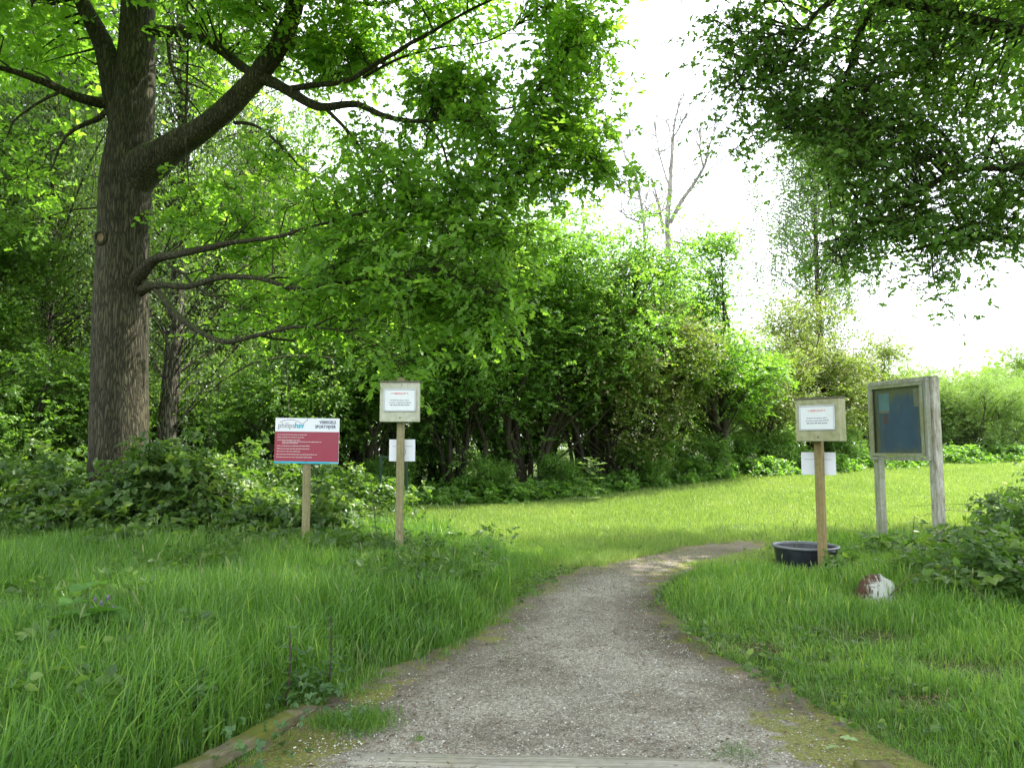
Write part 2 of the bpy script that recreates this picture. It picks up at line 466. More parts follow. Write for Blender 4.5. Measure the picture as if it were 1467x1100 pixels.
# ------------------------------------------------------------------ tree prototypes (meshes with the base at the origin)
def tree_mesh(seed, H, blobs, leafm, barkm, shape, size, twigs, per, sr, trunk_r=0.18, stems=1, spread=0.5, thr=0.3, ns=0.7,
              droop=0.2, up=0.3, flat=0.7, attach=0.8, br=0.018, shell=0.42, lean=0.0, tl=(0.7, 1.3), flowers=None):
    g = np.random.default_rng(seed)
    bk = MB(); cr = MB()
    C = blob_pts(blobs, g, shell, thr, ns)
    stem_lines = []
    for s in range(stems):
        a = 2 * pi * s / max(stems, 1) + g.uniform(-0.4, 0.4)
        top = np.array([cos(a) * spread * g.uniform(0.5, 1.2) + lean, sin(a) * spread * g.uniform(0.5, 1.2), H * g.uniform(0.62, 0.86)]) if stems > 1 else np.array([lean, 0, H * 0.93])
        base = np.array([cos(a) * 0.22, sin(a) * 0.22, -0.15]) if stems > 1 else np.array([0, 0, -0.2])
        k = 14
        ctrl = [base] + [base + (top - base) * t + g.normal(size=3) * np.array([1, 1, 0.2]) * H * (0.018 if stems == 1 else 0.03) for t in (0.25, 0.5, 0.75)] + [top]
        p = curve_pts(ctrl, k)
        tt = np.linspace(0, 1, k)
        rad = trunk_r * (1 - tt) ** 0.8 * (1 + 0.45 * np.exp(-tt * 22)) + 0.012
        bk.tube(p, rad, 10 if stems == 1 else 7, rough=0.12, cap=False)
        stem_lines.append((p, rad))
    allp = np.concatenate([p for p, r in stem_lines]); allr = np.concatenate([r for p, r in stem_lines])
    for c in C:
        hd = np.linalg.norm(allp[:, :2] - c[:2], axis=1)
        cost = np.abs(allp[:, 2] - (c[2] - hd * attach)) + hd * 0.7
        i = int(np.argmin(cost + g.random(len(cost)) * 0.5))
        L = np.linalg.norm(c - allp[i])
        branch_to(bk, allp[i], c, min(allr[i] * 0.7, br * (0.6 + 0.35 * L)), 0.006, g, 4)
    sprays(cr, C, g.uniform(0.75, 1.25, len(C)) * sr, shape, size, twigs, per, up, flat, droop, g=g, tl=tl)
    bm, cm = bk.mesh("trunk", barkm, True), cr.mesh("crown", leafm)
    fm = None
    if flowers:
        fb = MB()
        P = np.repeat(C, flowers[0], 0); m = len(P)
        d = unit(g.normal(size=(m, 3)) + np.array([0, 0, 0.6]))
        P = P + d * (sr * g.uniform(0.7, 1.15, m))[:, None]
        put_leaves(fb, P, unit(g.normal(size=(m, 3))), d + g.normal(size=(m, 3)) * 0.3, g.uniform(0.05, 0.10, m), MAPLE, g.random(m))
        fm = fb.mesh("blossom", flowers[1])
    return bm, cm, fm

def place(name, proto, label, cat, px, D, group=None, s=1.0, rz=0.0, mats=None, sz=None, xy=None):
    x, y = xy if xy else ((px - 733.5) / FPX * D, D)
    t = thing(name, label, cat, (x, y, float(gz(x, y))), rz, group, (s, s, s * (sz or 1)))
    names = ("trunk", "crown", "blossom")
    for nm, me in zip(names, proto):
        if me is None: continue
        o = put(nm, me, t)
        if nm == "crown" and mats is not None:
            o.material_slots[0].link = 'OBJECT'; o.material_slots[0].material = mats
    return t

BLOSSOM = plain_mat("faded_blossom", (0.42, 0.36, 0.24), 0.7, 0.2, dirt=0.3, dcol=(0.35, 0.2, 0.14))

# ------------------------------------------------------------------ path outline (metres)
LEFT_EDGE = [(395, 1100), (432, 1055), (475, 1020), (545, 985), (605, 955), (668, 925), (724, 893), (776, 852), (806, 828), (866, 811), (925, 797), (985, 783), (1060, 777), (1100, 780)]
RIGHT_EDGE = [(1095, 787), (1040, 800), (985, 812), (932, 826), (930, 862), (946, 902), (1004, 938), (1076, 972), (1135, 1012), (1200, 1055), (1262, 1100)]
pl = [GP(*p) for p in LEFT_EDGE]; pr = [GP(*p) for p in RIGHT_EDGE]
POLY = np.array([(-1.25, 1.0), (-1.2, 2.6)] + pl + pr + [(1.95, 2.6), (1.95, 1.0)])
def _dense(P, step=0.08):
    out = []
    for a, b in zip(P, np.roll(P, -1, 0)):
        k = max(1, int(np.linalg.norm(b - a) / step))
        out += [a + (b - a) * i / k for i in range(k)]
    return np.array(out)
def inside(poly, x, y):
    x = np.asarray(x, float); y = np.asarray(y, float); c = np.zeros(x.shape, bool)
    for (x1, y1), (x2, y2) in zip(poly, np.roll(poly, -1, 0)):
        if y1 == y2: continue
        t = (y1 > y) != (y2 > y)
        c ^= t & (x < (x2 - x1) * (y - y1) / (y2 - y1) + x1)
    return c
def path_sd(x, y):
    """signed distance to the path edge, negative on the path"""
    x = np.asarray(x, float); y = np.asarray(y, float)
    d = np.full(x.shape, 1e9)
    for a, b in zip(POLY, np.roll(POLY, -1, 0)):
        e = b - a; l2 = (e ** 2).sum()
        t = np.clip(((x - a[0]) * e[0] + (y - a[1]) * e[1]) / l2, 0, 1)
        d = np.minimum(d, np.hypot(x - a[0] - t * e[0], y - a[1] - t * e[1]))
    return np.where(inside(POLY, x, y), -d, d)

# ------------------------------------------------------------------ ground sheet
def axis(lo, hi, fine_lo, fine_hi, fs, n):
    a = np.linspace(0, 1, n) ** 2.2
    return np.concatenate([fine_lo - a[::-1][:-1] * (fine_lo - lo), np.arange(fine_lo, fine_hi, fs), (fine_hi + a * (hi - fine_hi))])
gx = axis(-260, 260, -12, 16, 0.3, 26); gy = axis(-60, 420, 0, 34, 0.3, 26)
X, Y = np.meshgrid(gx, gy)
Z = gz(X, Y)
nx, ny = len(gx), len(gy)
mb = MB()
a = (np.arange(ny - 1)[:, None] * nx + np.arange(nx - 1)[None]).ravel()
mb.v.append(np.stack([X, Y, Z], -1).reshape(-1, 3)); mb.n = nx * ny
mb.li.append(np.stack([a, a + 1, a + nx + 1, a + nx], -1).ravel()); mb.tot.append(np.full(len(a), 4)); mb.var.append(np.full(len(a), .5)); mb.mi.append(np.zeros(len(a), int))
m, nt, out = mat("meadow_soil")
v = coords(nt)
n1 = noise_n(nt, v, 1.3, 6, 0.6); n2 = noise_n(nt, v, 14, 5, 0.7); n3 = noise_n(nt, v, 0.35, 3)
c1 = ramp(nt, n2, [(0.3, (0.030, 0.045, 0.012)), (0.6, (0.065, 0.105, 0.018)), (0.8, (0.10, 0.11, 0.04))])
c2 = ramp(nt, n2, [(0.35, (0.07, 0.055, 0.035)), (0.7, (0.16, 0.13, 0.09))])
f = ramp(nt, n1, [(0.68, (0, 0, 0)), (0.80, (.7, .7, .7))])
col = mixc(nt, f.outputs[0], c1.outputs[0], c2.outputs[0])
princ(nt, out, col, 0.9, 0.15, normal=bump(nt, n2, 0.6, 0.02))
ground = put("ground", mb.mesh("ground", m, True)); tag(ground, kind="structure")

# ------------------------------------------------------------------ path sheet of crushed stone
m, nt, out = mat("gravel_path")
v = coords(nt)
vo = N(nt, "TexVoronoi"); vo.inputs["Scale"].default_value = 130; nt.links.new(v, vo.inputs["Vector"])
vo2 = N(nt, "TexVoronoi"); vo2.inputs["Scale"].default_value = 55; nt.links.new(v, vo2.inputs["Vector"])
st = ramp(nt, vo.outputs["Color"], [(0.1, (0.15, 0.13, 0.11)), (0.45, (0.27, 0.25, 0.222)), (0.8, (0.38, 0.362, 0.33)), (0.98, (0.60, 0.585, 0.55))])
st2 = ramp(nt, vo2.outputs["Color"], [(0.3, (0.75, 0.73, 0.70)), (0.9, (1.15, 1.13, 1.1))])
col = mixc(nt, 1.0, st.outputs[0], st2.outputs[0], 'MULTIPLY')
at = N(nt, "Attribute", attribute_name="edge")       # distance from the verge, in metres
nb = noise_n(nt, v, 2.2, 5, 0.6); ns_ = noise_n(nt, v, 9, 5, 0.7)
e = N(nt, "MapRange"); nt.links.new(at.outputs["Fac"], e.inputs[0]); e.inputs[1].default_value = 0.0; e.inputs[2].default_value = 0.75; e.inputs[3].default_value = 0.24; e.inputs[4].default_value = -0.14; e.inputs[2].default_value = 0.6
s1 = N(nt, "Math", operation='ADD'); nt.links.new(e.outputs[0], s1.inputs[0]); nt.links.new(nb, s1.inputs[1])
soilf = ramp(nt, s1.outputs[0], [(0.50, (0, 0, 0)), (0.72, (0.8, 0.8, 0.8))])
soil = ramp(nt, ns_, [(0.3, (0.055, 0.042, 0.028)), (0.7, (0.17, 0.135, 0.10))])
col = mixc(nt, soilf.outputs[0], col, soil.outputs[0])
nm = noise_n(nt, v, 5.5, 6, 0.7)
am_ = N(nt, "Attribute", attribute_name="moss")
s0 = N(nt, "Math", operation='MULTIPLY_ADD'); nt.links.new(am_.outputs["Fac"], s0.inputs[0]); s0.inputs[1].default_value = 0.26; nt.links.new(e.outputs[0], s0.inputs[2])
s2 = N(nt, "Math", operation='ADD'); nt.links.new(s0.outputs[0], s2.inputs[0]); nt.links.new(nm, s2.inputs[1])
mossf = ramp(nt, s2.outputs[0], [(0.73, (0, 0, 0)), (0.80, (0.85, 0.85, 0.85))])
moss = ramp(nt, noise_n(nt, v, 60, 3), [(0.3, (0.09, 0.10, 0.02)), (0.7, (0.24, 0.24, 0.05))])
col = mixc(nt, mossf.outputs[0], col, moss.outputs[0])
nd = noise_n(nt, v, 1.1, 4, 0.6)
dk = ramp(nt, nd, [(0.36, (0.60, 0.56, 0.52)), (0.58, (1.10, 1.09, 1.08))])
col = mixc(nt, 1.0, col, dk.outputs[0], 'MULTIPLY')
hb = N(nt, "Math", operation='ADD'); nt.links.new(vo.outputs["Distance"], hb.inputs[0]); nt.links.new(vo2.outputs["Distance"], hb.inputs[1])
princ(nt, out, col, 0.85, 0.25, normal=bump(nt, hb.outputs[0], 0.7, 0.006))
PATHM = m
xs = np.arange(-2.2, 4.2, 0.05); ys = np.arange(0.9, 12.6, 0.05)
X, Y = np.meshgrid(xs, ys)
sd = path_sd(X, Y) + 0.22 * (noise2(X, Y, 2.6, 4) - 0.5) + 0.16 * (noise2(X, Y, 9, 5) - 0.5)
Z = gz(X, Y) + 0.012 - 0.02 * smooth((sd - 0.12) / 0.12) + 0.006 * (noise2(X, Y, 7, 6) - .5) * (sd < 0)
keep = sd < 0.24
nx = len(xs)
cell = (keep[:-1, :-1] & keep[1:, :-1] & keep[:-1, 1:] & keep[1:, 1:])
a = np.flatnonzero(np.pad(cell, ((0, 0), (0, 1))).ravel())
idx = -np.ones(X.size, int); q = np.stack([a, a + 1, a + nx + 1, a + nx], -1); u = np.unique(q); idx[u] = np.arange(len(u))
mb = MB(); mb.v.append(np.stack([X, Y, Z], -1).reshape(-1, 3)[u]); mb.n = len(u)
mb.li.append(idx[q].ravel()); mb.tot.append(np.full(len(a), 4)); mb.var.append(np.full(len(a), .5)); mb.mi.append(np.zeros(len(a), int))
me = mb.mesh("path", PATHM, True)
ea = me.attributes.new("edge", 'FLOAT', 'POINT'); ea.data.foreach_set("value", (np.maximum(0, -sd) * (1 - .75 * smooth((Y - 8.3) / 1.2))).ravel()[u].astype(np.float32))
mo = np.zeros(X.shape)
for (px_, py_, rx, ry) in ((1170, 1075, .38, .30), (1090, 1035, .22, .25), (470, 1075, .25, .22), (1240, 1100, .3, .3), (540, 1000, .12, .15)):
    cx, cy_ = GP(px_, py_); mo = np.maximum(mo, np.exp(-((X - cx) / rx) ** 2 - ((Y - cy_) / ry) ** 2))
ma = me.attributes.new("moss", 'FLOAT', 'POINT'); ma.data.foreach_set("value", mo.ravel()[u].astype(np.float32))
path = put("path", me); tag(path, kind="structure")

# loose stones, litter on the path ---------------------------------------
def rocks(mb, P, size, g, squash=0.6):
    n = len(P)
    O = np.array([[1, 0, 0], [-1, 0, 0], [0, 1, 0], [0, -1, 0], [0, 0, 1], [0, 0, -1], ], float)
    F = [(0, 2, 4), (2, 1, 4), (1, 3, 4), (3, 0, 4), (2, 0, 5), (1, 2, 5), (3, 1, 5), (0, 3, 5)]
    ang = g.uniform(0, 2 * pi, n); ca, sa = np.cos(ang), np.sin(ang)
    v = O[None] * g.uniform(0.6, 1.2, (n, 6, 1)) + g.normal(0, 0.15, (n, 6, 3))
    v[..., 2] *= squash
    x = v[..., 0] * ca[:, None] - v[..., 1] * sa[:, None]; y = v[..., 0] * sa[:, None] + v[..., 1] * ca[:, None]
    v = np.stack([x, y, v[..., 2]], -1) * size[:, None, None] + P[:, None]
    mb.add_batch(v, F, g.random(n))
g = np.random.default_rng(21)
n = 60000
x = g.uniform(-1.6, 2.4, n); y = 2.6 + 8.2 * g.random(n) ** 1.5
k = path_sd(x, y) + 0.12 * (noise2(x, y, 3.1, 4) - 0.5) < 0.0
k &= noise2(x, y, 1.6, 9) + g.random(n) * 0.7 > 0.66
x, y = x[k], y[k]
mb = MB(); rocks(mb, np.stack([x, y, gz(x, y) + 0.013], -1), g.uniform(0.0025, 0.0065, len(x)) * (1 + 0.6 * (g.random(len(x)) > 0.96)), g)
m, nt, out = mat("crushed_stone")
at = N(nt, "Attribute", attribute_name="var")
r = ramp(nt, at.outputs["Fac"], [(0.0, (0.12, 0.10, 0.085)), (0.4, (0.26, 0.235, 0.21)), (0.8, (0.42, 0.40, 0.36)), (1.0, (0.70, 0.68, 0.64))])
princ(nt, out, r.outputs[0], 0.75, 0.3)
tag(put("loose_gravel", mb.mesh("loose_gravel", m)), "small loose grey and white stones scattered over the path", "gravel", kind="stuff")

n = 16000
x = g.uniform(-1.8, 2.6, n); y = 2.7 + 8.5 * g.random(n) ** 1.4
sdv = path_sd(x, y)
k = (sdv < 0.15) & (np.exp(sdv * 2.0) * (0.4 + 1.2 * (noise2(x, y, 2.3, 8) > .5)) + 0.22 > g.random(n))
x, y = x[k], y[k]
for (px_, py_, r_) in ((1130, 868, .22), (1250, 905, .3), (1390, 960, .28), (1090, 930, .2), (690, 786, .3), (1330, 1010, .25), (60, 690, .6)):
    cx, cy_ = GP(px_, py_) if py_ > 700 else (-6.6, 10.2); q = g.normal(size=(420, 2)) * r_ * .6
    x = np.concatenate([x, cx + q[:, 0]]); y = np.concatenate([y, cy_ + q[:, 1]])
n = len(x)
mb = MB()
a_ = g.uniform(0, 2 * pi, n)
put_leaves(mb, np.stack([x, y, gz(x, y) + 0.017], -1), np.stack([np.cos(a_), np.sin(a_), g.normal(0, .15, n)], -1), np.array([0, 0, 1]) + g.normal(size=(n, 3)) * .3, g.uniform(0.012, 0.040, n), NARROW, g.random(n))
m, nt, out = mat("dry_litter")
at = N(nt, "Attribute", attribute_name="var")
r = ramp(nt, at.outputs["Fac"], [(0.0, (0.06, 0.035, 0.025)), (0.6, (0.16, 0.10, 0.07)), (1.0, (0.33, 0.24, 0.14))])
princ(nt, out, r.outputs[0], 0.8, 0.2)
LITTER = m
tag(put("leaf_litter", mb.mesh("leaf_litter", m)), "brown bud scales and dry leaf scraps lying along the path edges", "leaf litter", kind="stuff")

# ------------------------------------------------------------------ grass
def blades(mb, x, y, h, w, lean, g, seg=2, varc=0.0, z0=None):
    n = len(x); z = gz(x, y) - 0.01 if z0 is None else z0
    a = g.uniform(0, 2 * pi, n)
    la = 2 * pi * noise2(x, y, 0.9, 12) * 2.0 + g.normal(0, 2.0, n)
    lx, ly = np.cos(la), np.sin(la)
    sx, sy = np.cos(a), np.sin(a)
    ln = lean * h * (0.12 + 1.15 * g.random(n) ** 1.8)
    rows = []
    ts = np.linspace(0, 1, seg + 1)
    for t in ts[:-1]:
        ww = w * (1 - 0.45 * t)
        cx = x + lx * ln * t ** 2.2; cy_ = y + ly * ln * t ** 2.2; cz = z + h * (t - 0.18 * (ln / h) * t ** 3)
        rows.append(np.stack([cx - sx * ww / 2, cy_ - sy * ww / 2, cz], -1)); rows.append(np.stack([cx + sx * ww / 2, cy_ + sy * ww / 2, cz], -1))
    rows.append(np.stack([x + lx * ln, y + ly * ln, z + h * (1 - 0.35 * ln / h)], -1))
    V = np.stack(rows, 1)
    F = [(2 * i, 2 * i + 1, 2 * i + 3, 2 * i + 2) for i in range(seg - 1)] + [(2 * seg - 2, 2 * seg - 1, 2 * seg)]
    var = np.clip(0.38 + varc + 0.35 * (noise2(x, y, 1.1, 14) - 0.5) + g.normal(0, 0.23, n), 0, 1)
    dry = g.random(n) > 0.985
    mb.add_batch(V, F, np.where(dry, 1.0, var))
def wedge(n, y0, y1, g, pw=1.0, xmin=-99, xmax=99):
    """random ground points in view, even per square metre when pw = 1"""
    y = np.sqrt(g.uniform(y0 ** 2, y1 ** 2, n)) if pw == 1.0 else y0 + (y1 - y0) * g.random(n) ** pw
    x = (g.random(n) * 2 - 1) * (0.74 * y + 0.9)
    k = (x > xmin) & (x < xmax)
    return x[k], y[k]
def is_left(x, y): return x < np.interp(y, [0, 5, 8, 12], [0, 0, 0.0, -0.7])
def bare(x, y):
    """worn patches in the lawn"""
    b = 0
    for (px_, py_, rx, ry) in ((690, 786, .38, .3), (1060, 762, .5, .25), (1130, 868, .25, .3), (1240, 915, .5, .3), (1390, 960, .45, .28), (1090, 930, .2, .2), (1330, 1010, .25, .18), (1190, 950, .2, .15)):
        cx, cy_ = GP(px_, py_)
        b = np.maximum(b, np.exp(-(((x - cx) / rx) ** 2 + ((y - cy_) / ry) ** 2) * 1.2))
    return b
g = np.random.default_rng(31)
mbT = MB()
# long lush grass near the camera
x, y = wedge(400000, 2.3, 11.6, g, 0.8)
sdv = path_sd(x, y) + 0.36 * (noise2(x, y, 2.4, 17) - 0.42) + 0.26 * (noise2(x, y, 7, 17) - 0.45)
L = is_left(x, y)
tall = np.where(L, 0.40, 0.125 + 0.09 * smooth((y - 5.8) / 1.6) + 0.05 * smooth((x - 2.6) / 1.5)) * np.where(L, 1.0, 1 - 0.25 * smooth((y - 8.6) / 1.5))
# the lawn behind the end of the path is mown short
short = smooth((y - 9.4) / 1.2) * smooth((x + 1.0 + 0.06 * (y - 9)) / 0.6) * smooth((4.4 - x) / 0.8)
tall = tall * (1 - short) + 0.09 * short
ramp_ = smooth((sdv - 0.0) / np.where(L, 0.75, 1.0))
h = (0.035 + (tall - 0.035) * ramp_) * (0.72 + 0.56 * noise2(x, y, 1.3, 18)) * g.uniform(0.4, 1.35, len(x))
for (px_, py_, r_, f_) in ((1150, 815, .75, .22), (1254, 866, .55, .32), (1175, 812, .3, .4)):
    cx, cy_ = GP(px_, py_); h = h * (1 - (1 - f_) * np.exp(-((x - cx) ** 2 + (y - cy_) ** 2) / r_ ** 2 * 1.5))
for (a_, b_) in (((455, 1010), (285, 1108)),):
    A_ = np.array(GP(*a_)); B_ = np.array(GP(*b_)); e_ = B_ - A_; L_ = np.hypot(*e_); e_ /= L_
    u_ = (x - A_[0]) * e_[0] + (y - A_[1]) * e_[1]; v_ = (x - A_[0]) * (-e_[1]) + (y - A_[1]) * e_[0]
    nearlog = (u_ > -.12) & (u_ < 2.2)
    side_ = v_ > 0                                   # towards the path
    f_ = np.where(side_, .15 + .85 * smooth((v_ - .05) / .6), smooth((-v_ - .04) / .22))
    h = np.where(nearlog, np.maximum(h * f_, .012), h)
    onlog = nearlog & (np.abs(v_) < .085)
h = h * (1 - .7 * bare(x, y))
keep = (~onlog) & (sdv > -0.02) & (g.random(len(x)) > 0.93 * bare(x, y))
keep &= g.random(len(x)) > 0.92 * (1 - smooth((sdv + .05) / np.where(L, .26, .38))) * (0.55 + .9 * (noise2(x, y, 4.0, 61) > .45))
keep &= (noise2(x, y, 5, 19) + g.random(len(x)) * 0.6 > 0.33) | L
keep &= noise2(x, y, 0.9, 20) + 0.35 * L + g.random(len(x)) * 0.5 > 0.38
keep &= ~((x < -2.2) & (y > 9.9 + 1.6 * (noise2(x, y, .7, 47) - .5))) | ((noise2(x, y, .9, 46) > .52) & (x > -7))
x, y, h = x[keep], y[keep], h[keep]; L = L[keep]
w = (0.0045 + 0.0065 * g.random(len(x)) ** 1.5) * (0.75 + 0.05 * y) * np.clip(h / 0.2, 0.55, 1.1)
near = y < 7
vc = np.where(L, -0.02, 0.10)
blades(mbT, x[near], y[near], h[near], w[near], 0.8, g, 4, vc[near])
blades(mbT, x[~near], y[~near], h[~near], w[~near], 0.7, g, 3, vc[~near])
print("tall blades", len(x))
tag(put("long_grass", mbT.mesh("long_grass", GRASS)), "long lush green grass on both sides of the gravel path", "grass", kind="stuff")
# dead straw and seed heads standing among the blades
mbD = MB()
x, y = wedge(16000, 2.6, 11, g, 1.0)
k = (path_sd(x, y) > .1) & ~((x < -2.2) & (y > 9.8)) & (noise2(x, y, 1.4, 44) > .45); x, y = x[k], y[k]
blades(mbD, x, y, np.where(is_left(x, y), .26, .13) * g.uniform(.5, 1.2, len(x)), np.full(len(x), .004), 1.3, g, 3)
x, y = wedge(520, 3.5, 11, g, 1.0)
k = (path_sd(x, y) > .35) & ~((x < -2.2) & (y > 9.8)) & (noise2(x, y, .8, 45) > .5); x, y = x[k], y[k]
for i in range(len(x)):
    H_ = g.uniform(.42, .62) * (1 if x[i] < 0 else .75); a_ = g.uniform(0, 2 * pi); l_ = H_ * g.uniform(.05, .25); z_ = float(gz(x[i], y[i]))
    p_ = np.array([[x[i], y[i], z_], [x[i] + cos(a_) * l_ * .3, y[i] + sin(a_) * l_ * .3, z_ + H_ * .6], [x[i] + cos(a_) * l_, y[i] + sin(a_) * l_, z_ + H_], [x[i] + cos(a_) * l_ * 1.35, y[i] + sin(a_) * l_ * 1.35, z_ + H_ * 1.13]])
    mbD.tube(p_[:3], [.0018, .0014, .001], 3, cap=False, var=.2); mbD.tube(curve_pts(p_[2:], 4), [.002, .0055, .005, .001], 5, cap=False, var=.35)
m, nt, out = mat("straw_and_seed_heads")
at = N(nt, "Attribute", attribute_name="var")
r = ramp(nt, at.outputs["Fac"], [(0.15, (0.12, 0.19, 0.05)), (0.45, (0.17, 0.20, 0.08)), (1.0, (0.42, 0.35, 0.20))])
princ(nt, out, r.outputs[0], 0.7, 0.3)
tag(put("dry_grass", mbD.mesh("dry_grass", m)), "dry straw and thin seed heads standing among the long grass", "grass", kind="stuff")
# sunny mown meadow behind
mbM = MB()
x, y = wedge(620000, 9.2, 36, g, 1.25, xmin=-7.5)
hmin = np.interp(x, [-6, -2, 3, 8, 14], [21.5, 21.5, 24.5, 29, 32])
zone = (y < hmin) & (path_sd(x, y) > -0.02) & ~((x < -2.2) & (y < 13.2))
lp = (y < 11.6) & ((x < -1.0 - 0.06 * (y - 9)) | (x > 4.4))
zone &= ~lp
zone &= g.random(len(x)) > 0.9 * bare(x, y)
zone &= noise2(x, y, 1.0, 25) + g.random(len(x)) * 0.5 > 0.30
x, y = x[zone], y[zone]
edge = smooth((y - (hmin[zone] - 2.2)) / 2.0)
h = (0.075 + 0.05 * noise2(x, y, 0.8, 22) + 0.16 * edge) * g.uniform(0.6, 1.4, len(x))
w = 0.0055 * (0.5 + y / 14)
blades(mbM, x, y, h, w, 0.6, g, 2, 0.06)
print("meadow blades", len(x))
tag(put("meadow_grass", mbM.mesh("meadow_grass", GRASSM)), "short bright green meadow grass in the sunny clearing behind the path", "grass", kind="stuff")
# short tufts straggling into the path, moss cushions
mbS = MB()
x, y = wedge(110000, 2.9, 10.8, g, 1.0, -2.5, 4)
sdv = path_sd(x, y)
k = (sdv < 0.22) & (sdv > -0.55) & (noise2(x, y, 3.4, 27) + 0.9 * sdv + g.random(len(x)) * 0.2 + 0.50 * smooth((y - 7.8) / 1.6) > 0.62)
x, y = x[k], y[k]
blades(mbS, x, y, g.uniform(0.015, 0.06, len(x)), np.full(len(x), 0.004), 0.8, g, 2, 0.1)
for (px_, py_, r_, nn, hh) in ((520, 1040, .17, 1500, .10), (470, 1042, .1, 700, .09), (1062, 1083, .12, 420, .05), (1025, 1090, .08, 160, .04), (600, 1062, .03, 90, .05), (745, 905, .06, 120, .04)):
    cx, cy_ = GP(px_, py_); q = g.normal(size=(nn, 2)) * r_ * 0.5
    blades(mbS, cx + q[:, 0], cy_ + q[:, 1], g.uniform(0.4, 1.2, nn) * hh, np.full(nn, 0.003), 1.0, g, 3, -0.05)
tag(put("path_tufts", mbS.mesh("path_tufts", GRASS)), "low grass tufts straggling into the gravel along the path edges", "grass tufts", kind="stuff")

# low broad-leaved herbs in the lawn (plantain, clover) near the path
mbH = MB()
x, y = wedge(5200, 3.4, 11, g, 1.0, -3, 5.5)
sdv = path_sd(x, y)
k = (sdv > 0.03) & (sdv < 1.3) & (noise2(x, y, 1.2, 33) > 0.5) & ~is_left(x, y)
x, y = x[k], y[k]
C = np.stack([x, y, gz(x, y) + 0.02], -1)
sprays(mbH, C, 0.07, OVATE, 0.045, 2, 4, up=0.3, flat=0.5, g=g)
x, y = wedge(3600, 3.4, 10.5, g, 1.0, -8, 0)
k = (path_sd(x, y) > 0.45) & (noise2(x, y, 0.9, 34) > 0.56); x, y = x[k], y[k]
C = np.stack([x, y, gz(x, y) + g.uniform(.18, .36, len(x))], -1)
sprays(mbH, C, 0.13, OVATE, 0.075, 3, 4, up=0.3, flat=0.5, g=g)
tag(put("lawn_herbs", mbH.mesh("lawn_herbs", LEAF['bramble'])), "low broad-leaved herbs growing among the grass on both sides of the path", "ground cover", kind="stuff")
#__TREES__

